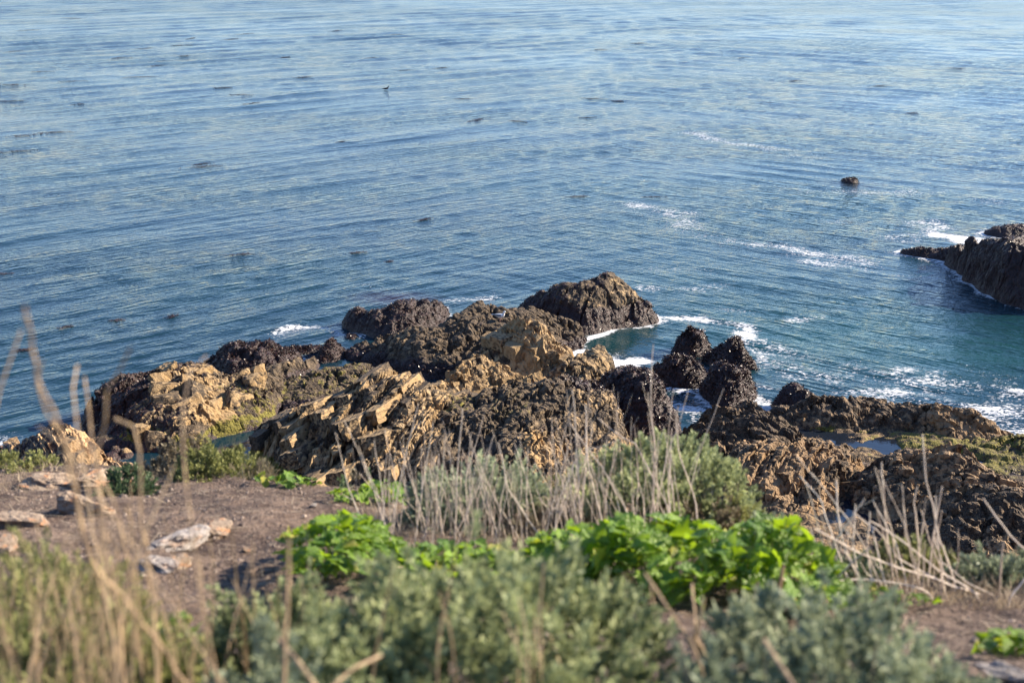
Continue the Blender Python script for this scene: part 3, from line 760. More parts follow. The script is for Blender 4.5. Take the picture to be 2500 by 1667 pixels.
# rocky floor of the tidal shelf between the ridges
def reef_floor():
    poly = [at_z(px, py, 0.3)[:2] for px, py in [(1500, 1085), (1660, 1060), (1750, 1030), (1900, 1035), (2100, 1020), (2440, 1090), (2600, 1080), (2700, 1500), (2200, 1480), (1700, 1440), (1000, 1330), (640, 1240), (700, 1150), (1000, 1060), (1300, 1000)]]
    P = np.array(poly)
    res = 0.075
    x = np.arange(P[:, 0].min() - 0.5, P[:, 0].max() + 0.5, res); y = np.arange(P[:, 1].min() - 0.5, P[:, 1].max() + 0.5, res)
    gx, gy = np.meshgrid(x, y, indexing='ij')
    sd_ = poly_dist(gx, gy, poly)
    a = math.radians(-25); U = gx * math.cos(a) + gy * math.sin(a); Vv = gx * math.sin(a) - gy * math.cos(a)
    h = 0.34 + 0.16 * fbm(U * 0.35, Vv * 0.8, None, 4, 71) + 0.12 * (1 - 2 * np.abs(fbm(U * 0.8, Vv * 1.6, None, 4, 72)))
    f1, f2, _ = worley(gx / 0.4, gy / 0.4, 73)
    h = h + 0.10 * (0.5 - f1) + 0.03 * fbm(gx * 4, gy * 4, None, 3, 74)
    for px, py, rx, ry in POOLS:
        c = at_z(px, py, 0.3)
        h = h - 0.42 * np.exp(-(((gx - c[0]) / rx) ** 2 + ((gy - c[1]) / ry) ** 2) ** 1.5)
    h = h - np.clip(sd_ + 0.3 + 0.25 * fbm(gx, gy, None, 3, 75), 0, 5) * 0.9
    keepv = h > -0.3
    ids = np.arange(h.size).reshape(h.shape)
    kf = keepv[:-1, :-1] | keepv[1:, :-1] | keepv[:-1, 1:] | keepv[1:, 1:]
    F = np.stack([ids[:-1, :-1], ids[1:, :-1], ids[1:, 1:], ids[:-1, 1:]], -1)[kf]
    used = np.unique(F); rm = np.full(h.size, -1); rm[used] = np.arange(len(used))
    V = np.stack([gx, gy, h], -1).reshape(-1, 3)[used]
    big = fbm(V[:, 0] * 0.3, V[:, 1] * 0.3, None, 3, 76)
    gpx = at_z(2400, 1130, 0.3)
    green = 0.25 + 0.4 * big + 0.5 * np.exp(-((V[:, 0] - gpx[0]) ** 2 + (V[:, 1] - gpx[1]) ** 2) / 9)
    me = mesh_np('tidal_shelf', V, rm[F], M_SHELF, {'tan': 0.42 + 0.35 * big, 'weed': 0.22 - 0.4 * big, 'green': green})
    obj('tidal_shelf', me, kind='structure')
    TRI[0] += 2 * len(F)
    # standing water in the hollows of the shelf
    pp = [at_z(px, py, 0.27)[:2] for px, py in [(1780, 1045), (1900, 1045), (2100, 1030), (2420, 1100), (2600, 1090), (2650, 1400), (2200, 1420), (1860, 1330), (1800, 1180)]]
    me = mesh_np('tide_pools', [(p[0], p[1], 0.27) for p in pp], [list(range(len(pp)))[::-1]], M_POOL)
    obj('tide_pools', me, kind='structure')
POOLS = [(2018, 1078, 1.0, 1.1), (2155, 1088, 0.6, 0.7), (2340, 1127, 0.9, 0.6), (2080, 1203, 0.55, 0.8), (2110, 1240, 0.7, 0.8), (2030, 1262, 0.5, 0.5), (2180, 1285, 0.7, 0.8), (2365, 1275, 0.7, 0.6), (2370, 1320, 0.8, 0.5), (2440, 1080, 0.5, 0.6), (1020, 1100, 0.35, 0.7), (1105, 1115, 0.3, 0.6)]
# ------------------------------------------------------------------ the bluff
EX = [-60, -12, -4.1, -1.8, 0.0, 1.3, 2.4, 4.0, 60]
EY = [14, 12.5, 11.1, 9.95, 9.4, 7.7, 6.5, 5.9, 5.4]
def ground_z(x, y, detail=True):
    x = np.asarray(x, float); y = np.asarray(y, float)
    drop = np.where(y < 3, 1.6 + 0.133 * y, np.where(y < 5.5, 2.0 + 0.36 * (y - 3), 2.9 + 0.28 * (y - 5.5)))
    drop = np.maximum(drop, 0.4 + 0 * y)
    e = np.maximum(0, y - np.interp(x, EX, EY) - 0.25 * vnoise(x * 0.7, y * 0.0 + 3.1, None, 301))
    drop = drop + 1.15 * e + 0.25 * np.minimum(e, 1) ** 2
    if detail:
        drop = drop + 0.10 * fbm(x * 0.6, y * 0.6, None, 3, 302) + 0.035 * fbm(x * 2.6, y * 2.6, None, 4, 303) + 0.5 * np.clip(e, 0, 3) * fbm(x * 0.5, y * 0.5, None, 3, 304)
    return np.maximum(CAM_H - drop, -1.5)

def on_ground(px, py):
    d = ray(px, py)
    t = np.linspace(1.5, 30, 3000)
    zz = CAM_H + d[2] * t - ground_z(d[0] * t, d[1] * t)
    i = np.argmax(zz < 0)
    return np.array([d[0] * t[i], d[1] * t[i], float(ground_z(d[0] * t[i], d[1] * t[i]))])

def ground_material():
    n = NT('bluff_soil')
    P = n.coord()
    a = n.noise(P, 1.6, 4, 0.7); b_ = n.noise(P, 38, 3, 0.65); c_ = n.noise(P, 110, 1, 0.5)
    c = n.mix(n.ramp(a, 0.3, 0.7), (0.062, 0.042, 0.034), (0.150, 0.108, 0.084))
    c = n.mix(n.ramp(b_, 0.52, 0.70), c, (0.21, 0.16, 0.13))
    c = n.mix(n.ramp(b_, 0.44, 0.30), c, (0.055, 0.040, 0.035))
    h = n.math('ADD', n.math('MULTIPLY', b_, 0.03), n.math('MULTIPLY', c_, 0.006))
    return n.done(Base_Color=c, Roughness=0.95, Normal=n.bump(h, 1.0, 1.0), Specular_IOR_Level=0.2)
M_SOIL = ground_material()

def grow(lo, hi, d, a, b_, g=1.18):
    s = list(np.arange(lo, hi, d)); st = d
    while s[-1] < b_: st *= g; s.append(s[-1] + st)
    st = d
    while s[0] > a: st *= g; s.insert(0, s[0] - st)
    return np.array(s)

def make_ground():
    xs = grow(-4.8, 3.8, 0.032, -70, 70); ys = grow(2.6, 11.8, 0.034, -40, 26)
    gx, gy = np.meshgrid(xs, ys, indexing='ij')
    z = ground_z(gx, gy)
    near = (gy > 2) & (gy < 13)
    z = z + np.where(near, 0.026 * fbm(gx * 7, gy * 7, None, 4, 305, 0.6), 0)
    ids = np.arange(gx.size).reshape(gx.shape)
    F = np.stack([ids[:-1, :-1], ids[1:, :-1], ids[1:, 1:], ids[:-1, 1:]], -1).reshape(-1, 4)
    obj('bluff_ground', mesh_np('bluff_ground', np.stack([gx, gy, z], -1).reshape(-1, 3), F, M_SOIL), kind='structure')
    TRI[0] += 2 * len(F)
    # loose gravel and chips on the soil
    r = np.random.default_rng(77); n = 9000
    x = r.uniform(-4.6, 3.4, n); y = r.uniform(3.2, 11.6, n)
    s = 0.004 + 0.022 * r.beta(1.0, 5.0, n) * (0.6 + 0.08 * y)
    big = r.random(n) < 0.02; s = np.where(big, s + 0.014, s)
    keep = y < np.interp(x, EX, EY) + 0.1; x, y, s = x[keep], y[keep], s[keep]; n = len(x)
    oc = np.array([(1, 0, 0), (0, 1, 0), (-1, 0, 0), (0, -1, 0), (0, 0, 0.7), (0, 0, -0.7)])
    V = oc[None] * (s[:, None, None] * r.uniform(0.55, 1.25, (n, 6, 1)))
    an = r.uniform(0, 6.28, n); ca, sa = np.cos(an), np.sin(an)
    V = np.stack([V[..., 0] * ca[:, None] - V[..., 1] * sa[:, None] * 0.7, V[..., 0] * sa[:, None] + V[..., 1] * ca[:, None] * 0.7, V[..., 2]], -1)
    V = V + np.stack([x, y, ground_z(x, y) + s * 0.35], -1)[:, None]
    Fo = np.array([(0, 1, 4), (1, 2, 4), (2, 3, 4), (3, 0, 4), (1, 0, 5), (2, 1, 5), (3, 2, 5), (0, 3, 5)])
    F = ((np.arange(n) * 6)[:, None, None] + Fo[None]).reshape(-1, 3)
    m = NT('gravel'); t = m.attr('tint')
    m.done(Base_Color=m.mix(t, (0.09, 0.065, 0.055), (0.46, 0.37, 0.30)), Roughness=0.9)
    obj('gravel', mesh_np('gravel', V.reshape(-1, 3), F, m.m, {'tint': np.repeat(r.beta(1.2, 2.2, n), 6)}), kind='stuff',
        label='small loose stones and chips scattered on the brown soil', cat='gravel')

def pale_rock_material(name, a, b_, c_):
    n = NT(name); P = n.coord()
    m1 = n.noise(P, 5, 4, 0.65); m2 = n.noise(P, 30, 2, 0.6); m3 = n.noise(P, 2.2, 2, 0.5)
    c = n.mix(n.ramp(m1, 0.3, 0.7), a, b_); c = n.mix(n.ramp(m3, 0.52, 0.66), c, c_)
    c = n.mix(n.ramp(m2, 0.36, 0.2), c, (0.10, 0.08, 0.07))
    return n.done(Base_Color=c, Roughness=0.85, Normal=n.bump(n.math('ADD', n.math('MULTIPLY', m1, 0.06), n.math('MULTIPLY', m2, 0.01)), 0.8, 1.0))
M_PALE = pale_rock_material('pale_sandstone', (0.19, 0.135, 0.092), (0.38, 0.29, 0.21), (0.42, 0.21, 0.10))
M_WHITE = pale_rock_material('white_rock', (0.22, 0.19, 0.175), (0.44, 0.395, 0.36), (0.36, 0.26, 0.20))

def boulder_mesh(name, seed, mat, n=17, cuts=9, rough=0.15):
    rng = np.random.default_rng(seed)
    P, Fs, key = [], [], {}
    for ax in range(3):
        for sg in (-1, 1):
            o1, o2 = (ax + 1) % 3, (ax + 2) % 3
            g = np.zeros((n, n), int)
            for i in range(n):
                for j in range(n):
                    p = np.zeros(3); p[ax] = sg; p[o1] = 2 * i / (n - 1) - 1; p[o2] = 2 * j / (n - 1) - 1
                    kq = tuple(np.round(p, 4))
                    if kq not in key: key[kq] = len(P); P.append(p)
                    g[i, j] = key[kq]
            for i in range(n - 1):
                for j in range(n - 1):
                    q = [g[i, j], g[i + 1, j], g[i + 1, j + 1], g[i, j + 1]]
                    Fs.append(q if sg > 0 else q[::-1])
    P = np.array(P); P /= np.linalg.norm(P, axis=1)[:, None] ** 0.8
    for _ in range(cuts):
        nn = rng.normal(0, 1, 3); nn /= np.linalg.norm(nn)
        P = P - np.clip(P @ nn - rng.uniform(0.5, 0.85), 0, 9)[:, None] * nn
    N = P / np.linalg.norm(P, axis=1)[:, None]
    d = rough * 2 * fbm(P[:, 0] * 2 + seed, P[:, 1] * 2, P[:, 2] * 2, 4, seed) + 0.05 * np.round(3 * fbm(P[:, 0] * 0.7, P[:, 1] * 0.7 + seed, P[:, 2] * 3.5, 2, seed + 1))
    return mesh_np(name, P + N * d[:, None], np.array(Fs), mat)

def make_pale_rocks():
    specs = [  # px, py of the foot centre, width px, depth m, height px, label, mat, tilt
        (130, 1196, 150, 0.34, 44, 'pale slab-like rock with an orange-stained tip on the soil, left', M_PALE, 8),
        (255, 1190, 150, 0.40, 52, 'flat-topped cream rock beside the dark green bush', M_PALE, -6),
        (190, 1252, 120, 0.30, 56, 'pinkish cream rock split in front of the orange-stained slab', M_PALE, 14),
        (25, 1290, 130, 0.30, 44, 'long pale orange rock at the left edge of the soil', M_PALE, 16),
        (5, 1345, 60, 0.2, 34, 'small pale rock half hidden by dry stalks at the left edge', M_PALE, 5),
        (425, 1335, 110, 0.26, 44, 'cracked whitish rock lying in the brown soil', M_WHITE, -8),
        (520, 1302, 96, 0.22, 34, 'smooth pinkish rock next to the cracked whitish rock', M_PALE, 6),
        (375, 1390, 90, 0.2, 36, 'grey-white chipped rock below the cracked whitish rock', M_WHITE, 10),
        (430, 1385, 60, 0.15, 30, 'small tan rock right of the grey-white chipped rock', M_PALE, 0),
        (600, 1345, 24, 0.06, 12, 'fist-sized stone on the open soil left of the green leaves', M_PALE, 0),
        (765, 1236, 16, 0.05, 8, 'small pale stone on the soil below the far green leaves', M_WHITE, 0),
        (2460, 1660, 90, 0.14, 46, 'grey rock corner at the lower right edge', M_WHITE, 12),
        (2300, 1472, 26, 0.06, 12, 'pale stone on the soil under the fallen twigs', M_PALE, 0),
        (2170, 1462, 50, 0.1, 14, 'flat tan stone at the foot of the dry twigs', M_PALE, 0),
        (1760, 1500, 40, 0.08, 14, 'low stone on the dark soil below the large green leaves', M_PALE, 0)]
    for i, (px, py, wpx, dep, hpx, lab, mat, tilt) in enumerate(specs):
        g = on_ground(px, py)
        zc = g[1] * CP + (CAM_H - g[2]) * SP
        wdt, hgt = wpx / FPX * zc, hpx / FPX * zc
        o = obj('stone' if wpx < 60 else 'pale_rock', boulder_mesh('pale_rock', 500 + i, mat), None, (g[0], g[1] + dep * 0.3, g[2] - hgt * 0.10), lab, 'rock')
        o.scale = (wdt * 0.55, dep * 0.9, hgt * 0.72)
        o.rotation_euler = (math.radians(-12), math.radians(tilt), math.radians(tilt * 2.5))
make_ground()
make_pale_rocks()
# ------------------------------------------------------------------ plants
def leafy_material(name, dark, light, trans=0.25, rough=0.6, tipc=None):
    n = NT(name)
    t = n.attr('tint')
    c = n.mix(t, dark, light)
    n.done(Base_Color=c, Roughness=rough, Specular_IOR_Level=0.3)
    tr = n.node('ShaderNodeBsdfTranslucent', 0, None, Color=c)
    mx = n.n.new('ShaderNodeMixShader'); mx.inputs[0].default_value = trans
    n.link(n.bsdf.outputs[0], mx.inputs[1]); n.link(tr, mx.inputs[2]); n.link(mx.outputs[0], n.out.inputs[0])
    return n.m
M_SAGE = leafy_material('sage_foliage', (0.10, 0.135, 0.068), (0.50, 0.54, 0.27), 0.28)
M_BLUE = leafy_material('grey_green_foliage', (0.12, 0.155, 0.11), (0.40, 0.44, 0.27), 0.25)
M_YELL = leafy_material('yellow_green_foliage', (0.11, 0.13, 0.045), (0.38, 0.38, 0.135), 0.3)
M_DRYB = leafy_material('dry_brush_foliage', (0.11, 0.085, 0.065), (0.30, 0.26, 0.16), 0.2)
M_DARK = leafy_material('dark_green_foliage', (0.035, 0.065, 0.035), (0.13, 0.19, 0.085), 0.25)
M_TWIG = NT('twig_bark').done(Base_Color=(0.16, 0.12, 0.09), Roughness=0.9)

def tube(P, R, sides=6):
    """tapered tube along polyline P with radii R"""
    P = np.asarray(P, float); R = np.asarray(R, float); n = len(P)
    T = np.gradient(P, axis=0); T /= np.linalg.norm(T, axis=1)[:, None] + 1e-9
    ref = np.array([0.31, 0.9, 0.17]); A = np.cross(T, ref); A /= np.linalg.norm(A, axis=1)[:, None] + 1e-9
    B = np.cross(T, A)
    an = np.arange(sides) * 2 * math.pi / sides
    V = P[:, None] + R[:, None, None] * (np.cos(an)[None, :, None] * A[:, None] + np.sin(an)[None, :, None] * B[:, None])
    i = np.arange(n - 1)[:, None] * sides; j = np.arange(sides)[None]; j2 = (j + 1) % sides
    F = np.stack([i + j, i + j2, i + sides + j2, i + sides + j], -1).reshape(-1, 4)
    return V.reshape(-1, 3), F

def merge(parts):
    Vs, Fs, o = [], [], 0
    for V, F in parts: Vs.append(V); Fs.append(F + o); o += len(V)
    return np.concatenate(Vs), np.concatenate(Fs)

def shrub(label, pl, pr, ptop, y, depth, sprigs, mat, seed, name='sage_shrub', sink=0.0, leaf=0.028, sl=(0.06, 0.115), nleaf=33, group=None, lumps=0.85, up=0.9, flat=0.55, thin=0.19, tint0=0.0):
    rng = np.random.default_rng(seed)
    pc = (pl + pr) / 2
    top = at_y(pc, ptop, y)
    zc = y * CP + (CAM_H - top[2]) * SP
    rx = (pr - pl) / 2 / FPX * zc
    gz = float(ground_z(top[0], y)) - sink
    H = max(top[2] - gz, 0.12)
    base = np.array([top[0], y, gz])
    n = int(sprigs * 0.85)
    r = np.sqrt(rng.uniform(0, 1, n)); th = rng.uniform(0, 2 * math.pi, n)
    X, Y = rx * r * np.cos(th), depth * r * np.sin(th)
    f1, _, cid = worley(X / 0.13 + seed, Y / 0.13, seed)
    gapn = fbm(X * 5.5 + seed, Y * 5.5, None, 2, seed + 7)
    surf = 0.84 * H * (1 - flat * r ** 2.2) * (1 + lumps * (0.42 - f1) + 0.14 * vnoise(X * 4 + seed, Y * 4, None, seed))
    lev = 1 - 0.55 * rng.beta(0.9, 2.2, n) - 0.45 * smooth(0.05, -0.35, gapn)
    L = rng.uniform(sl[0], sl[1], n) * (0.75 + 0.5 * cid)
    Z = surf * lev - L * 0.8
    D = np.stack([np.cos(th) * r * 0.75 / (rx / max(rx, depth) + 0.2), np.sin(th) * r * 0.75, up - 0.35 * r], -1) + rng.normal(0, 0.22, (n, 3))
    D /= np.linalg.norm(D, axis=1)[:, None]
    # leaves around each sprig
    m = nleaf
    t = rng.uniform(0.0, 1.0, (n, m)); an = rng.uniform(0, 6.28, (n, m))
    A = np.cross(D, [0.3, 0.2, 0.93]); A /= np.linalg.norm(A, axis=1)[:, None] + 1e-9
    B = np.cross(D, A)
    rad = np.cos(an)[..., None] * A[:, None] + np.sin(an)[..., None] * B[:, None]
    P0 = np.stack([X, Y, Z], -1)[:, None] + D[:, None] * (L[:, None] * t)[..., None]
    ld = rad * (0.85 - 0.35 * t[..., None]) + D[:, None] * (0.45 + 0.6 * t[..., None]) + rng.normal(0, 0.15, (n, m, 3))
    ld /= np.linalg.norm(ld, axis=-1)[..., None]
    ll = leaf * rng.uniform(0.6, 1.3, (n, m))[..., None]
    side = np.cross(ld, rng.normal(0, 1, (n, m, 3))); side /= np.linalg.norm(side, axis=-1)[..., None] + 1e-9
    q = np.stack([P0, P0 + ld * ll * 0.5 + side * ll * thin, P0 + ld * ll, P0 + ld * ll * 0.5 - side * ll * thin], 2)
    V = q.reshape(-1, 3); F = np.arange(n * m * 4).reshape(-1, 4)
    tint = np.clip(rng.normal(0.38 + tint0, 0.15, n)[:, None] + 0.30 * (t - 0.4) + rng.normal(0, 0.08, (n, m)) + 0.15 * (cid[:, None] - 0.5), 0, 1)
    root = obj(name, None, None, base, label, 'shrub', group)
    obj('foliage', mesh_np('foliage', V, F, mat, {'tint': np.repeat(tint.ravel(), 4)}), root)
    parts = []
    for i in rng.choice(n, min(n, 60), replace=False):
        e = np.array([X[i], Y[i], Z[i]]); s0 = e * [0.12, 0.12, 0]; mid = (s0 + e) / 2 + [0, 0, -0.12 * H]
        tt = np.linspace(0, 1, 5)[:, None]
        parts.append(tube((1 - tt) ** 2 * s0 + 2 * tt * (1 - tt) * mid + tt ** 2 * e, np.linspace(0.006, 0.002, 5), 4))
    for i in rng.choice(n, min(n, 14), replace=False):
        e = np.array([X[i], Y[i], Z[i]]); t2 = e + D[i] * [1, 1, 1.2] * rng.uniform(0.10, 0.2) + rng.normal(0, 0.02, 3)
        parts.append(tube(np.array([e - D[i] * 0.05, (e + t2) / 2 + rng.normal(0, 0.01, 3), t2]), [0.0022, 0.0018, 0.001], 4))
    V, F = merge(parts)
    obj('branches', mesh_np('branches', V, F, M_TWIG), root, kind='stuff')
    TRI[0] += n * m * 2 + 2 * len(F)
    return root

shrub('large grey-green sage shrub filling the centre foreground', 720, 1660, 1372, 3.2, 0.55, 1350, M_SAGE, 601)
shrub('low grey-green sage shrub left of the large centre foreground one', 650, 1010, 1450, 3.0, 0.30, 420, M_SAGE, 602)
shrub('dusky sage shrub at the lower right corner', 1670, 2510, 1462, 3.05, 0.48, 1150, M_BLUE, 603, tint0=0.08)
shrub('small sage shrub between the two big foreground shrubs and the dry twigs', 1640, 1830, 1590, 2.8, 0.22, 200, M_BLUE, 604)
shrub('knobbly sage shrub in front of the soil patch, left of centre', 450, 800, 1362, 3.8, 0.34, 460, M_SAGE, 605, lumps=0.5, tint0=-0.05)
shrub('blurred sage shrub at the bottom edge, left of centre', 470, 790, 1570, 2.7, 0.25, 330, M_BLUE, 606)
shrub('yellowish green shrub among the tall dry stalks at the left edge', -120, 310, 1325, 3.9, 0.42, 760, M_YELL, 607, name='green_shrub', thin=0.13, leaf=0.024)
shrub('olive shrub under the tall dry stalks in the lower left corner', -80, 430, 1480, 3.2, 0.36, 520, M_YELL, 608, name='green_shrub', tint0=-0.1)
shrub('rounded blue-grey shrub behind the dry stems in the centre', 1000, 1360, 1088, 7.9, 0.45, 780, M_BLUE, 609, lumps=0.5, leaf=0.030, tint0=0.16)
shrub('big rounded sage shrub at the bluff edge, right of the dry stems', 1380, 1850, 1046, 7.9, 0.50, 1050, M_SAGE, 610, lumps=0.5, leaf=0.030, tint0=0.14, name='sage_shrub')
shrub('brushy lower shrub under the big rounded sage shrub', 1560, 1860, 1185, 7.6, 0.30, 330, M_DRYB, 611, name='dry_shrub', leaf=0.026, tint0=0.1)
shrub('small sage tuft at the edge right of the big rounded shrub', 1770, 1850, 1178, 7.6, 0.10, 70, M_YELL, 612, leaf=0.026)
shrub('small round sage shrub behind the bright green leaves', 1845, 1935, 1242, 7.0, 0.12, 110, M_BLUE, 613, leaf=0.024)
shrub('grey twiggy shrub with a yellow-green top by the dark blue pool', 340, 560, 1070, 10.6, 0.40, 480, M_DRYB, 614, name='dry_shrub', leaf=0.030, up=1.2, tint0=0.05)
shrub('yellow-green half of the twiggy clump above the soil patch', 430, 625, 1088, 10.2, 0.36, 420, M_YELL, 615, name='dry_shrub', leaf=0.030, up=1.2)
shrub('dry straw-coloured tuft at the right end of the twiggy clump', 540, 660, 1130, 10.0, 0.25, 190, M_DRYB, 616, name='dry_shrub', leaf=0.034, up=1.3, thin=0.07, tint0=0.2)
shrub('dark green bush beside the flat-topped cream rock', 250, 350, 1130, 9.4, 0.25, 260, M_DARK, 617, name='green_shrub', leaf=0.028)
shrub('small bright bush behind the orange-stained slab', 40, 120, 1118, 11.0, 0.20, 150, M_YELL, 618, name='green_shrub', leaf=0.030, tint0=0.1)
shrub('tiny green bush at the far left end of the bluff edge', -40, 30, 1125, 11.2, 0.2, 110, M_YELL, 619, name='green_shrub', leaf=0.030)
shrub('brown-tipped green shrub at the edge below the tilted slabs', 780, 960, 1108, 10.0, 0.32, 300, M_DARK, 620, name='green_shrub', leaf=0.030, tint0=0.25)
shrub('rusty seed-head shrub left of the brown-tipped green one', 840, 930, 1102, 10.1, 0.22, 150, M_DRYB, 621, name='dry_shrub', leaf=0.030, up=1.3)
shrub('grey scrub under the fallen twigs at the right', 2020, 2160, 1385, 6.1, 0.20, 190, M_DARK, 622, name='green_shrub', tint0=-0.1)
shrub('low olive scrub along the bluff edge at the right', 2130, 2330, 1345, 6.4, 0.22, 240, M_YELL, 623, name='green_shrub', tint0=-0.08)
shrub('blue-green scrub at the right edge above the soil', 2370, 2540, 1345, 6.1, 0.24, 240, M_BLUE, 624, name='green_shrub', tint0=-0.08)
shrub('pale dry brush behind the bright leaf patch, centre', 1240, 1480, 1235, 7.5, 0.30, 260, M_DRYB, 625, name='dry_shrub', leaf=0.030, up=1.3, thin=0.08, tint0=0.15)
shrub('olive tuft between the blue-grey shrub and the big rounded shrub', 1330, 1450, 1150, 8.6, 0.22, 160, M_YELL, 626, name='green_shrub', leaf=0.028, tint0=-0.05)

# broad green leaves ------------------------------------------------
def leaf_material():
    n = NT('broad_leaf')
    P = n.coord()
    rnd = n.node('ShaderNodeObjectInfo', 'Random')
    c = n.mix(rnd, (0.075, 0.17, 0.012), (0.24, 0.38, 0.028))
    c = n.mix(n.ramp(rnd, 0.93, 0.95), c, (0.36, 0.34, 0.05))
    c = n.mix(n.ramp(n.noise(P, 2.5, 2, 0.5), 0.55, 0.75), c, (0.12, 0.22, 0.03))
    c = n.mix(n.ramp(n.math('ABSOLUTE', n.node('ShaderNodeSeparateXYZ', 0, None, Vector=P)), 0.022, 0.006), c, (0.20, 0.32, 0.08))
    n.done(Base_Color=c, Roughness=0.42, Specular_IOR_Level=0.5, Normal=n.bump(n.noise(P, 9.0, 2, 0.5), 0.5, 0.06))
    tr = n.node('ShaderNodeBsdfTranslucent', 0, None, Color=n.mix(0.5, c, (0.40, 0.56, 0.01)))
    mx = n.n.new('ShaderNodeMixShader'); mx.inputs[0].default_value = 0.42
    n.link(n.bsdf.outputs[0], mx.inputs[1]); n.link(tr, mx.inputs[2]); n.link(mx.outputs[0], n.out.inputs[0])
    return n.m
M_LEAF = leaf_material()
M_STALK = NT('green_stalk').done(Base_Color=(0.16, 0.22, 0.05), Roughness=0.6)

def leaf_mesh(seed):
    rng = np.random.default_rng(seed)
    nt, ns = 10, 5
    t = np.linspace(0, 1, nt)
    w = 0.34 * np.sin(math.pi * np.clip(t, 0, 1) ** (0.75 + 0.2 * rng.random())) ** 0.8
    w = w * (1 + 0.30 * np.sin(t * rng.uniform(15, 22) + rng.uniform(0, 6)) * (t < 0.93)) + 0.012
    w2 = w * (1 + 0.18 * rng.normal(0, 1, nt))
    s = np.linspace(-1, 1, ns)
    T, S = np.meshgrid(t, s, indexing='ij')
    x = np.where(S < 0, w[:, None], w2[:, None]) * S
    bend = rng.uniform(0.15, 0.5)
    z = 0.55 * np.abs(x) * rng.uniform(0.2, 0.9) - bend * T ** 2 + 0.03 * rng.normal(0, 1, T.shape) * (np.abs(S) > 0.6)
    V = np.stack([x + 0.10 * rng.normal() * T ** 2, T, z], -1).reshape(-1, 3)
    ids = np.arange(nt * ns).reshape(nt, ns)
    F = np.stack([ids[:-1, :-1], ids[:-1, 1:], ids[1:, 1:], ids[1:, :-1]], -1).reshape(-1, 4)
    return mesh_np('leaf', V, F, M_LEAF, None, True)
LEAVES = [leaf_mesh(700 + i) for i in range(10)]

def leaf_plant(label, pl, pr, ptop, y, depth, count, size, seed, name='leafy_plant', flat=0.5, dip=0.0):
    rng = np.random.default_rng(seed)
    pc = (pl + pr) / 2
    top = at_y(pc, ptop, y); zc = y * CP + (CAM_H - top[2]) * SP
    rx = (pr - pl) / 2 / FPX * zc
    gz = float(ground_z(top[0], y)); H = max(top[2] - gz, 0.08)
    base = np.array([top[0], y, gz])
    root = obj(name, None, None, base, label, 'plant')
    parts = []
    for i in range(count):
        r = math.sqrt(rng.random()); th = rng.uniform(0, 2 * math.pi)
        X, Y = rx * r * math.cos(th), depth * r * math.sin(th)
        lump = 1 + 0.3 * float(vnoise(np.array(X * 4.0 + seed), np.array(Y * 4.0), None, seed))
        gzl = float(ground_z(base[0] + X, y + Y)) - gz
        Z = gzl + max(0.03, H * (1 - flat * r ** 2.4) * lump * (1 - 0.62 * rng.beta(0.8, 1.6)))
        L = size * rng.uniform(0.38, 1.35)
        az = th + rng.normal(0, 0.9)
        el = rng.normal(0.25, 0.42)
        d = Vector((math.cos(az) * math.cos(el), math.sin(az) * math.cos(el), math.sin(el)))
        o = obj('leaf', LEAVES[rng.integers(len(LEAVES))], root)
        zax = Vector((0, 0, 1)) + Vector(rng.normal(0, 0.35, 3)); zax = (zax - d * zax.dot(d)).normalized()
        xax = d.cross(zax)
        M = Matrix((xax, d, zax)).transposed().to_4x4()
        M.translation = Vector((X, Y, Z)) - d * L * 0.4
        o.matrix_local = M @ Matrix.Diagonal((L * rng.uniform(0.85, 1.2), L, L, 1))
        if i % 3 == 0:
            e = np.array(M.translation); s0 = np.array([X * 0.5, Y * 0.5, gzl * 0.5 - 0.02])
            tt = np.linspace(0, 1, 4)[:, None]
            parts.append(tube(s0 * (1 - tt) + e * tt + np.array([0, 0, 0.3 * H]) * tt * (1 - tt), np.full(4, 0.0028), 4))
    V, F = merge(parts)
    obj('leaf_stalks', mesh_np('leaf_stalks', V, F, M_STALK), root)
    return root
leaf_plant('bright green broad-leaved plant on the soil, left of centre', 690, 990, 1268, 6.35, 0.55, 290, 0.085, 801)
leaf_plant('low bright green plant running right from the left leafy one', 930, 1280, 1312, 6.1, 0.45, 220, 0.08, 802)
leaf_plant('dark green leafy plant under the dry stems in the centre', 1260, 1560, 1298, 6.1, 0.50, 250, 0.085, 803)
leaf_plant('tall bright plant with large lobed leaves, right of centre', 1440, 1830, 1272, 5.85, 0.55, 295, 0.105, 804)
leaf_plant('bright lobed-leaf plant at the right end of the green patch', 1740, 2060, 1306, 5.75, 0.52, 260, 0.105, 805)
leaf_plant('small green plants at the top edge of the soil patch', 630, 810, 1172, 9.7, 0.25, 80, 0.075, 806)
leaf_plant('pale green plant between the soil and the dry stems', 870, 1000, 1180, 8.8, 0.25, 70, 0.085, 807)
leaf_plant('little green sprouts on the soil right of the small plants', 800, 880, 1215, 8.7, 0.15, 36, 0.06, 808)
leaf_plant('green leafy clump at the lower right edge of the soil', 2390, 2560, 1556, 4.6, 0.18, 70, 0.06, 809)
leaf_plant('flat green sprigs on the soil under the fallen twigs', 2060, 2300, 1448, 5.6, 0.10, 40, 0.045, 810)
leaf_plant('small green shoots in the shade below the cracked whitish rock', 370, 470, 1470, 4.3, 0.15, 40, 0.055, 811)

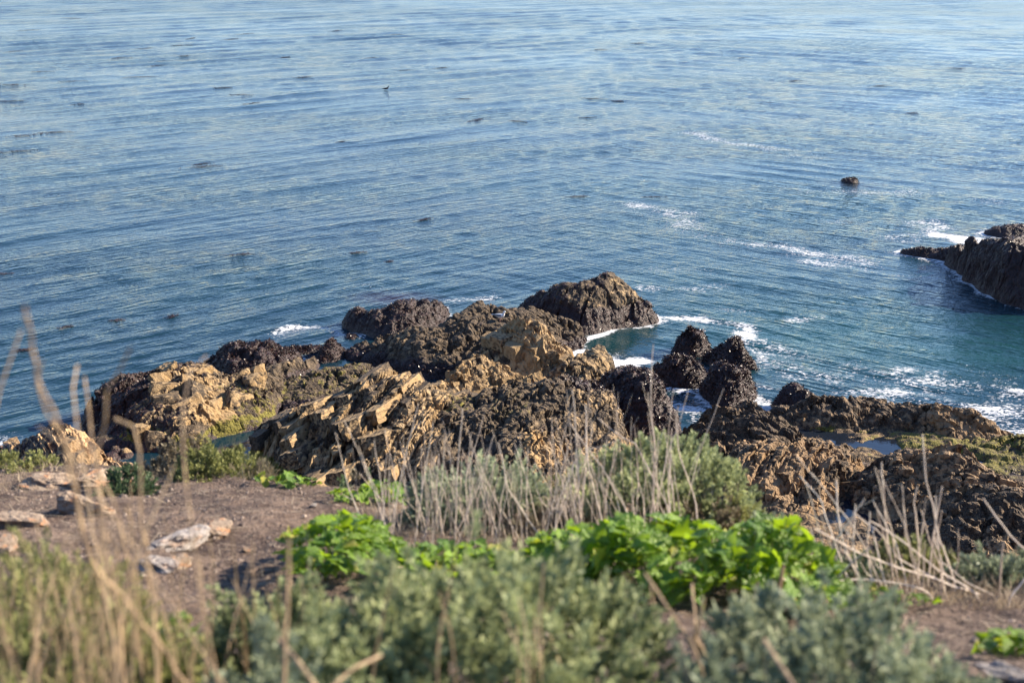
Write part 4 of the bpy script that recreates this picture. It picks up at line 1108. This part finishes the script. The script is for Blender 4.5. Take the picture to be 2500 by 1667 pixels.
# dry stems -----------------------------------------------------------
def stem_material(name, a, b_):
    n = NT(name)
    rnd = n.node('ShaderNodeObjectInfo', 'Random')
    v = n.noise(n.coord((1, 1, 0.3)), 60, 2, 0.5)
    c = n.mix(rnd, a, b_); c = n.mix(n.ramp(v, 0.4, 0.7), c, (b_[0] * 1.25, b_[1] * 1.2, b_[2] * 1.1))
    return n.done(Base_Color=c, Roughness=0.7)
M_STRAW = stem_material('dry_stalk', (0.21, 0.14, 0.085), (0.45, 0.33, 0.20))
M_GREYST = stem_material('grey_dead_stem', (0.38, 0.30, 0.25), (0.68, 0.59, 0.50))

def stem_obj(root, base, pts, r0, r1, mat, seed, branches=0):
    rng = np.random.default_rng(seed)
    P = np.array(pts, float)
    # resample with gentle wander
    seg = np.linalg.norm(np.diff(P, axis=0), axis=1); s = np.concatenate([[0], np.cumsum(seg)]); n = max(6, 3 * len(P))
    t = np.linspace(0, s[-1], n)
    Q = np.stack([np.interp(t, s, P[:, i]) for i in range(3)], -1)
    Q += np.cumsum(rng.normal(0, 0.0035, Q.shape), 0) * (s[-1] / 0.5) * 0.5
    R = np.interp(t, [0, s[-1]], [r0, r1]) * (1 + 0.18 * (rng.random(n) < 0.2))
    parts = [tube(Q - base, R, 6)]
    L = s[-1]
    for k in range(branches):
        i = rng.integers(n // 3, n - 1); d = Q[i] - Q[i - 1]; d /= np.linalg.norm(d) + 1e-9
        dd = d + rng.normal(0, 0.45, 3); dd /= np.linalg.norm(dd); l = L * rng.uniform(0.08, 0.25)
        e = Q[i] + dd * l; m = (Q[i] + e) / 2 + rng.normal(0, 0.02 * l, 3) + [0, 0, -0.06 * l]
        parts.append(tube(np.array([Q[i], m, e]) - base, [R[i] * 0.7, R[i] * 0.55, r1 * 0.6], 5))
    V, F = merge(parts)
    obj('stem', mesh_np('stem', V, F, mat), root)
    TRI[0] += 2 * len(F)

def stem_clump(label, specs, mat, seed, r=(0.0034, 0.0016), name='dry_stalks', cat='dry plant'):
    """specs: list of (y, [(px,py) root -> tip], branches)"""
    y0, p0, _ = specs[len(specs) // 2][:3]
    b0 = at_y(p0[0][0], p0[0][1], y0); base = np.array([b0[0], y0, float(ground_z(b0[0], y0))])
    root = obj(name, None, None, base, label, cat)
    rng = np.random.default_rng(seed)
    for i, sp in enumerate(specs):
        y, pp, br = sp[:3]; k = sp[3] if len(sp) > 3 else 1.0
        pts = []
        dy = rng.normal(0, 0.05)
        for j, (px, py) in enumerate(pp): pts.append(at_y(px, py, y + dy * j))
        g = float(ground_z(pts[0][0], pts[0][1]))
        if pts[0][2] > g + 0.02:
            d = pts[0] - pts[1]; d = d / np.linalg.norm(d)
            d = d * [0.35, 0.35, 1]; d[2] = -abs(d[2]) - 0.2
            pts.insert(0, pts[0] + d * ((pts[0][2] - g + 0.02) / -d[2]))
        stem_obj(root, base, pts, r[0] * k, r[1] * k, mat, seed * 100 + i, br)
    return root

rs = np.random.default_rng(42)
main = [
    (2.55, [(470, 1680), (400, 1560), (330, 1450), (245, 1330), (205, 1180), (196, 1090), (186, 1010), (152, 900), (138, 830), (133, 745), (122, 695)], 0, 1.3),
    (2.55, [(205, 1180), (205, 1080), (250, 925), (280, 880), (303, 835)], 0, 1.0),
    (2.60, [(200, 1120), (170, 1060), (132, 1010), (108, 955), (128, 870)], 0, 1.0),
    (2.70, [(262, 1300), (240, 1180), (222, 1080), (206, 930)], 0, 1.1),
    (2.5, [(245, 1330), (215, 1180), (192, 1000), (188, 905), (196, 880)], 0, 0.9),
    (2.6, [(175, 1040), (130, 1028), (105, 1012)], 0, 0.7)]
stem_clump('tallest branching dry stalk in the left foreground', main, M_STRAW, 901, (0.0029, 0.0021))
left = [(2.5, [(-60, 1100), (-10, 900), (28, 798)], 0, 1.3),
        (2.8, [(365, 1400), (352, 1250), (345, 1150), (338, 1040), (300, 1010), (270, 1005)], 0, 1.5),
        (2.9, [(300, 1520), (345, 1330), (390, 1230), (432, 1128)], 0, 1.2),
        (2.7, [(448, 1060), (440, 1010), (462, 900), (472, 852), (500, 850)], 0, 1.0),
        (2.8, [(330, 1380), (310, 1260), (270, 1175), (262, 1165)], 0, 1.2),
        (2.8, [(318, 1330), (316, 1225), (300, 1205)], 0, 1.1)]
stem_clump('dry stalks with broken tips behind the tallest one, left foreground', left, M_STRAW, 902, (0.0026, 0.0018))
def random_stems(n, x0, x1, yb, h0, h1, y0, y1, lean, seed, br=0.6, kmin=0.5, kmax=1.2, spread=0.2):
    r = np.random.default_rng(seed); out = []
    for i in range(n):
        xb = r.uniform(x0, x1); b_ = yb + r.normal(0, 18); h = h0 + (h1 - h0) * r.beta(1.4, 1.9); l = r.normal(lean, spread)
        m = (xb + l * h * 0.45 + r.normal(0, 7), b_ - h * 0.5)
        out.append((r.uniform(y0, y1), [(xb, b_), m, (xb + l * h + r.normal(0, 10), b_ - h)], 1 if r.random() < br else 0, r.uniform(kmin, kmax)))
    return out
stem_clump('thicket of dry stalks filling the lower left corner', random_stems(62, -40, 330, 1740, 260, 520, 2.4, 3.1, -0.02, 11), M_STRAW, 903, (0.0018, 0.0012))
stem_clump('loose dry stalks right of the thicket in the lower left', random_stems(20, 250, 520, 1740, 220, 480, 2.5, 3.2, 0.02, 12), M_STRAW, 904, (0.0023, 0.0014))
stem_clump('short dry stalks rising before the white rocks, left', random_stems(14, 120, 470, 1500, 120, 330, 3.0, 3.6, -0.1, 13), M_STRAW, 905, (0.0019, 0.0012))
stem_clump('scattered thin stalks above the knobbly sage shrub', random_stems(10, 470, 790, 1620, 180, 330, 2.9, 3.5, 0.0, 14), M_STRAW, 906, (0.0026, 0.0014))
stem_clump('pale dead stems left in the centre thicket', random_stems(58, 890, 1150, 1330, 90, 360, 7.0, 7.9, 0.0, 15), M_GREYST, 907, (0.0030, 0.0014))
stem_clump('dense pale dead stems in the middle of the centre thicket', random_stems(80, 1110, 1420, 1325, 80, 340, 6.9, 7.8, -0.05, 16), M_GREYST, 908, (0.0030, 0.0014))
stem_clump('pale dead stems right in the centre thicket, before the big rounded shrub', random_stems(66, 1380, 1670, 1290, 80, 360, 6.9, 7.8, -0.08, 17), M_GREYST, 909, (0.0030, 0.0014))
tall = [(7.2, [(1600, 1260), (1592, 1080), (1585, 960), (1592, 840)], 0), (7.3, [(1700, 1230), (1655, 1100), (1650, 1010), (1656, 985)], 0), (7.1, [(1640, 1240), (1560, 1080), (1520, 1060), (1460, 1010)], 1),
        (7.2, [(1420, 1280), (1412, 1120), (1402, 950)], 0), (7.2, [(1540, 1270), (1470, 1140), (1395, 1040)], 0), (7.0, [(1110, 1310), (1113, 1150), (1120, 1000)], 0), (7.0, [(1330, 1320), (1240, 1190), (1215, 1080)], 1), (7.2, [(1475, 1290), (1440, 1130), (1436, 985)], 0)]
stem_clump('few tall thin stems sticking up above the centre thicket', tall, M_GREYST, 910, (0.0045, 0.0026))
stem_clump('upright dead stems at the right, before the tide pools', random_stems(26, 1990, 2330, 1440, 120, 330, 5.7, 6.3, -0.12, 18), M_GREYST, 911, (0.0040, 0.0022))
right = [(6.0, [(2110, 1440), (2065, 1340), (2050, 1250), (2046, 1175)], 0, 1.3), (6.0, [(2075, 1430), (2040, 1330), (2005, 1220), (1955, 1160)], 0), (6.1, [(2180, 1430), (2160, 1300), (2152, 1180), (2150, 1125)], 0, 1.2),
         (6.0, [(2330, 1430), (2290, 1300), (2260, 1180), (2252, 1070)], 0, 1.2), (6.1, [(2240, 1430), (2245, 1330), (2235, 1220), (2245, 1180)], 0, 1.1)]
stem_clump('taller kinked stems among the dead stems at the right', right, M_GREYST, 912, (0.0042, 0.0024))
fallen = [(5.9, [(2400, 1452), (2350, 1440), (2200, 1395), (2080, 1345), (1990, 1300)], 0, 1.3), (5.8, [(2380, 1450), (2290, 1400), (2200, 1330), (2120, 1280)], 0, 1.2), (5.7, [(2260, 1440), (2150, 1420), (2100, 1415), (2040, 1420)], 1, 1.0),
          (5.8, [(2440, 1448), (2445, 1410), (2455, 1330)], 0, 1.2), (5.7, [(2470, 1450), (2500, 1410), (2540, 1360)], 0, 1.2), (5.9, [(2560, 1390), (2470, 1310), (2400, 1215)], 0, 1.1), (5.6, [(2030, 1432), (2080, 1380), (2130, 1340)], 0, 1.2),
          (5.8, [(2430, 1455), (2360, 1420), (2300, 1370)], 1, 0.8), (5.8, [(2300, 1420), (2200, 1370), (2150, 1300), (2080, 1250)], 0, 0.8)]
stem_clump('long fallen twigs leaning left across the soil at the right', fallen, M_GREYST, 913, (0.0045, 0.0026), name='fallen_twigs', cat='twigs')
fg = [(3.1, [(1720, 1640), (1700, 1575), (1640, 1490), (1575, 1398)], 0, 1.3), (3.2, [(1735, 1640), (1695, 1560), (1720, 1465)], 0, 1.5), (3.4, [(1702, 1600), (1695, 1500), (1690, 1420)], 0, 1.3), (3.4, [(1588, 1480), (1580, 1410)], 0, 1.2)]
stem_clump('broken dry twigs crossing on the dark soil, right of the centre shrub', fg, M_STRAW, 914, (0.0040, 0.0028), name='broken_twigs', cat='twigs')
fg2 = [(4.6, [(1898, 1500), (1905, 1440), (1912, 1375)], 0, 1.8), (4.5, [(1828, 1510), (1840, 1460), (1850, 1420)], 0, 1.0)]
stem_clump('two upright broken stalks before the bright lobed leaves', fg2, M_STRAW, 915, (0.0042, 0.0036), name='broken_stalks')
fg3 = [(2.6, [(1960, 1700), (1930, 1650), (1900, 1600), (1865, 1550)], 0, 1.5)]
stem_clump('thick leaning stalk across the lower right sage shrub', fg3, M_STRAW, 916, (0.0042, 0.0036), name='broken_stalk')
fg4 = [(2.5, [(800, 1690), (745, 1620), (695, 1550)], 0, 1.4), (2.5, [(815, 1690), (870, 1640), (940, 1600)], 0, 1.2), (2.5, [(683, 1690), (684, 1500), (690, 1380), (688, 1320)], 0, 1.3)]
stem_clump('leaning stalks across the left side of the centre foreground shrub', fg4, M_STRAW, 917, (0.0036, 0.0028), name='broken_stalks')
fg5 = random_stems(9, 830, 1400, 1620, 120, 300, 2.7, 3.2, 0.0, 19)
stem_clump('thin stalks poking out of the centre foreground shrub', fg5, M_STRAW, 918, (0.0026, 0.0016))
fg6 = [(5.6, [(1915, 1405), (1850, 1425), (1795, 1432)], 0, 1.5)]
stem_clump('bare stick lying under the large lobed leaves', fg6, M_GREYST, 919, (0.0042, 0.0036), name='stick', cat='stick')

# dry grass and litter between the plants
def dry_grass(label, pl, pr, yb, y0, y1, count, hgt, seed, mat, name='dry_grass'):
    r = np.random.default_rng(seed)
    y = r.uniform(y0, y1, count); px = r.uniform(pl, pr, count)
    X = (px - 1250) / FPX * (y * CP + 3.2 * SP)
    Z = ground_z(X, y)
    L = hgt * r.uniform(0.4, 1.2, count); d = np.stack([r.normal(0, 0.5, count), r.normal(0, 0.5, count), np.ones(count)], -1)
    d /= np.linalg.norm(d, axis=1)[:, None]
    s = np.cross(d, r.normal(0, 1, (count, 3))); s /= np.linalg.norm(s, axis=1)[:, None]; s *= r.uniform(0.0008, 0.0022, count)[:, None]
    P = np.stack([X, y, Z - 0.01], -1); M_ = P + d * L[:, None] * 0.55; Tt = P + d * L[:, None] + np.stack([r.normal(0, 0.25, count), r.normal(0, 0.25, count), -0.15 * np.ones(count)], -1) * L[:, None]
    V = np.stack([P - s, P + s, M_ + s, M_ - s, Tt], 1).reshape(-1, 3); k = (np.arange(count) * 5)[:, None]
    F = np.concatenate([k + [0, 1, 2], k + [0, 2, 3], k + [3, 2, 4]])
    obj(name, mesh_np(name, V, F, mat, {'tint': np.repeat(r.random(count), 5)}), None, None, label, 'dry grass', None, 'stuff')
    TRI[0] += len(F)
M_GRASS = leafy_material('dry_grass_blades', (0.20, 0.15, 0.10), (0.50, 0.41, 0.29), 0.3)
dry_grass('pale dry grass and litter at the foot of the centre thicket', 860, 1720, 1300, 6.7, 8.4, 4200, 0.11, 951, M_GRASS)
dry_grass('dry grass and litter at the foot of the dead stems, right', 1930, 2480, 1430, 5.6, 6.5, 2000, 0.12, 952, M_GRASS)
dry_grass('dry grass in the lower left among the stalks', -150, 520, 1700, 2.6, 4.2, 1800, 0.22, 953, M_GRASS)
dry_grass('sparse dry grass along the far rim of the bluff', -100, 1000, 1200, 9.8, 11.2, 1800, 0.12, 954, M_GRASS)

def soil_litter():
    r = np.random.default_rng(961); n = 3600
    x = r.uniform(-4.4, 3.2, n); y = r.uniform(3.4, 11.2, n)
    k = y < np.interp(x, EX, EY); x, y = x[k], y[k]; n = len(x)
    a = r.uniform(0, 6.28, n); L = r.uniform(0.012, 0.07, n) * (0.6 + 0.06 * y); w = r.uniform(0.0008, 0.0028, n)
    d = np.stack([np.cos(a), np.sin(a), 0.15 * r.normal(0, 1, n)], -1) * L[:, None]; s = np.stack([-np.sin(a), np.cos(a), 0 * a], -1) * w[:, None]
    P = np.stack([x, y, ground_z(x, y) + 0.014 + 0.01 * r.random(n)], -1)
    P[:, 2] += -0.28 * d[:, 1] * 0
    V = np.stack([P - d - s, P - d + s, P + d + s, P + d - s], 1); V[:, :2, 2] += (0.28 * d[:, 1])[:, None]; V[:, 2:, 2] -= (0.28 * d[:, 1])[:, None]
    obj('plant_litter', mesh_np('plant_litter', V.reshape(-1, 3), np.arange(4 * n).reshape(-1, 4), M_GRASS, {'tint': np.repeat(r.random(n), 4)}), None, None, 'dry bits of stem and leaf scattered over the soil', 'litter', None, 'stuff')
soil_litter()
reef_floor()
make_sea()

# ------------------------------------------------------------------ kelp, birds
KELP_LABELS = {14: 'long dark kelp strand level with the swimming bird, farther left', 19: 'widest raft of kelp near the left edge of the water', 21: 'kelp raft at the left edge, nearest below the widest raft', 18: 'kelp line touching the left edge above the widest raft',
    26: 'lone reddish kelp patch left of centre in smooth water', 30: 'long thin kelp line near the middle of the water', 31: 'curved single kelp strand in the middle of the water', 51: 'kelp strand trailing left of the foam flecks in midwater'}
def make_kelp():
    m = NT('kelp'); m.done(Base_Color=m.mix(m.attr('tint'), (0.012, 0.010, 0.012), (0.07, 0.045, 0.040)), Roughness=0.4)
    spots = [(330, 85, 26), (130, 140, 30), (70, 237, 24), (875, 178, 20), (1060, 180, 26), (1130, 158, 26), (1545, 143, 18), (830, 208, 28), (1820, 162, 26), (670, 223, 24), (850, 260, 22), (545, 268, 24),
             (740, 283, 20), (725, 303, 24), (640, 355, 44), (195, 331, 24), (330, 375, 30), (60, 390, 34), (50, 465, 40), (150, 620, 60), (250, 608, 40), (75, 695, 44), (1100, 437, 26), (1030, 405, 22), (1160, 477, 26),
             (360, 480, 18), (940, 767, 40), (1700, 268, 22), (1860, 323, 20), (1390, 357, 24), (2190, 551, 50), (1950, 1010, 24), (1110, 1170, 32), (1640, 1165, 18), (1790, 1200, 12), (20, 1255, 20), (1570, 655, 14), (2030, 313, 22), (1310, 262, 18), (2120, 455, 24)]
    spots = [(x * 0.5315, y * 0.5315, w * 0.8) for x, y, w in spots]
    spots += [(1250 + x * 0.5315, y * 0.5315, w * 0.8) for x, y, w in [(580, 200, 20), (410, 230, 16), (1070, 267, 22), (1300, 372, 26), (1690, 395, 26), (2040, 315, 22), (380, 455, 26), (490, 465, 18), (30, 560, 24), (350, 540, 22), (1830, 520, 16), (650, 905, 30), (300, 905, 24)]]
    spots += [(285, 781, 12), (420, 773, 12), (160, 800, 14), (60, 855, 14), (490, 400, 18)]
    r = np.random.default_rng(55)
    for i, (px, py, w) in enumerate(spots):
        c = at_z(px, py); zc = c[1] * CP + CAM_H * SP
        rx = 1.25 * w / FPX * zc; ry = max(rx * r.uniform(0.25, 0.6), 0.25)
        n = int(50 + 2.2 * w)
        ang = math.radians(r.normal(22, 16)) if px < 1250 else math.radians(r.normal(-18, 14))
        a = r.normal(0, 0.5, n) * rx; b_ = r.normal(0, 0.32, n) * ry + 0.15 * rx * np.sin(a / rx * 2.2)
        x = a * math.cos(ang) - b_ * math.sin(ang); y = a * math.sin(ang) + b_ * math.cos(ang)
        L = r.uniform(0.06, 0.24, n) * (0.6 + zc / 180); th = ang + r.normal(0, 0.7, n); wd = L * r.uniform(0.14, 0.3, n)
        gz = sea_waves(x + c[0], y + c[1], np.full(n, 0.35))[0]
        dx, dy = np.cos(th), np.sin(th)
        P = np.stack([x, y, gz + 0.012], -1)
        d = np.stack([dx, dy, 0 * dx], -1) * L[:, None] * 0.5; s = np.stack([-dy, dx, 0 * dx], -1) * wd[:, None] * 0.5
        upz = np.zeros((n, 3)); upz[:, 2] = r.uniform(0.005, 0.05, n)
        V = np.stack([P - d - s, P - d + s, P + s * 1.3 + upz, P - s * 1.3 + upz, P + d + s * 0.4, P + d - s * 0.4], 1).reshape(-1, 3)
        k = (np.arange(n) * 6)[:, None]
        F = np.concatenate([k + [0, 3, 2, 1], k + [3, 5, 4, 2]])
        root = obj('kelp_patch', None, None, (c[0], c[1], 0), KELP_LABELS.get(i, 'dark strands of kelp floating on the open water'), 'kelp', 'floating kelp' if i not in KELP_LABELS else None)
        obj('fronds', mesh_np('kelp_patch', V, F, m.m, {'tint': np.repeat(r.random(n), 6)}), root, kind='stuff')
make_kelp()

def body_mesh(name, spine, radii, mat, sides=14, squash=None):
    P = np.array(spine, float); R = np.array(radii, float)
    t = np.linspace(0, 1, len(P)); tt = np.linspace(0, 1, 26)
    # smooth (Catmull-like) resample
    from numpy import interp
    Q = np.stack([interp(tt, t, P[:, i]) for i in range(3)], -1); rr = interp(tt, t, R)
    for _ in range(2):
        Q[1:-1] = 0.25 * Q[:-2] + 0.5 * Q[1:-1] + 0.25 * Q[2:]; rr[1:-1] = 0.25 * rr[:-2] + 0.5 * rr[1:-1] + 0.25 * rr[2:]
    V, F = tube(Q, rr, sides)
    n = len(V); V = np.vstack([V, Q[:1], Q[-1:]])
    k = np.arange(sides); cap = np.concatenate([np.stack([k, (k + 1) % sides, np.full(sides, n), np.full(sides, n)], -1)[:, ::-1], np.stack([n - sides + k, n - sides + (k + 1) % sides, np.full(sides, n + 1), np.full(sides, n + 1)], -1)])
    tri = np.concatenate([F[:, [0, 1, 2]], F[:, [0, 2, 3]], np.stack([(k + 1) % sides, k, np.full(sides, n)], -1), np.stack([n - sides + k, n - sides + (k + 1) % sides, np.full(sides, n + 1)], -1)])
    return mesh_np(name, V, tri, mat, None, True)

def hit(px, py):
    bpy.context.view_layer.update()
    dg = bpy.context.evaluated_depsgraph_get()
    d = Vector(ray(px, py)).normalized()
    ok, loc, *_ = scene.ray_cast(dg, Vector((0, 0, CAM_H)) + d * 20, d)
    return loc

def pm(name, col, rough=0.7): return NT(name).done(Base_Color=col, Roughness=rough)
M_WHITEF, M_GREYF, M_BLACKF = pm('white_feathers', (0.75, 0.75, 0.74)), pm('grey_feathers', (0.14, 0.15, 0.17)), pm('black_feathers', (0.012, 0.012, 0.014))
M_BILL, M_LEG, M_ORBILL = pm('yellow_bill', (0.62, 0.38, 0.05)), pm('pink_leg', (0.55, 0.32, 0.26)), pm('red_orange_bill', (0.50, 0.10, 0.03))

def make_bird(name, label, loc, rot, size, body_m, wing_m, bill_m, leg_m, swim=False, longneck=False):
    """built about 1 long, facing +X, feet at z = 0"""
    root = obj(name, None, None, loc, label, 'bird')
    root.rotation_euler = (0, 0, rot); root.scale = (size,) * 3
    lift = -0.10 if swim else 0.22
    hz = 0.58 if longneck else 0.52
    obj('body', body_mesh('body', [(-0.58, 0, 0.15 + lift), (-0.42, 0, 0.17 + lift), (-0.2, 0, 0.16 + lift), (0.05, 0, 0.17 + lift), (0.22, 0, 0.22 + lift), (0.30, 0, 0.34 + lift), (0.32, 0, 0.44 + lift), (0.36, 0, hz + lift), (0.44, 0, hz - 0.01 + lift), (0.49, 0, hz - 0.03 + lift)],
        [0.015, 0.07, 0.135, 0.165, 0.14, 0.085, 0.062, 0.078, 0.058, 0.015], body_m), root)
    for s in (-1, 1):
        w = body_mesh('wing', [(-0.66, s * 0.03, 0.16 + lift), (-0.4, s * 0.09, 0.20 + lift), (-0.1, s * 0.125, 0.22 + lift), (0.14, s * 0.11, 0.23 + lift), (0.20, s * 0.09, 0.22 + lift)], [0.008, 0.05, 0.085, 0.075, 0.02], wing_m, 10)
        obj('wing', w, root)
    V, F = tube(np.array([(0.46, 0, hz - 0.02 + lift), (0.55, 0, hz - 0.035 + lift), (0.62, 0, hz - 0.06 + lift)]), [0.026, 0.02, 0.006], 6)
    obj('bill', mesh_np('bill', V, F, bill_m), root)
    V, F = tube(np.array([(-0.45, 0, 0.17 + lift), (-0.62, 0, 0.16 + lift), (-0.74, 0, (0.10 if swim else 0.14) + lift)]), [0.05, 0.045, 0.03], 6)
    obj('tail', mesh_np('tail', V * [1, 1, 1], F, body_m), root)
    if not swim:
        for s in (-1, 1):
            V, F = tube(np.array([(0.03, s * 0.06, 0.14 + lift), (0.05, s * 0.06, 0.14), (0.02, s * 0.06, 0.0), (0.09, s * 0.06, -0.005)]), [0.02, 0.014, 0.012, 0.014], 5)
            obj('leg', mesh_np('leg', V, F, leg_m), root)
    return root
p = hit(1221, 784)
make_bird('gull', 'white gull with grey wings standing on the rock shelf', p, math.radians(-35), 0.60, M_WHITEF, M_GREYF, M_BILL, M_LEG)
p = hit(511, 888)
make_bird('shorebird', 'small black shorebird standing on the rim of the seaweed reef', p, math.radians(10), 0.34, M_BLACKF, M_BLACKF, M_ORBILL, M_LEG)
c = at_z(943, 219)
make_bird('diving_bird', 'dark long-necked bird swimming alone far out', (c[0], c[1], 0.05), math.radians(5), 0.62, M_BLACKF, M_BLACKF, M_BLACKF, M_LEG, True, True)
print('TRIS', TRI[0])
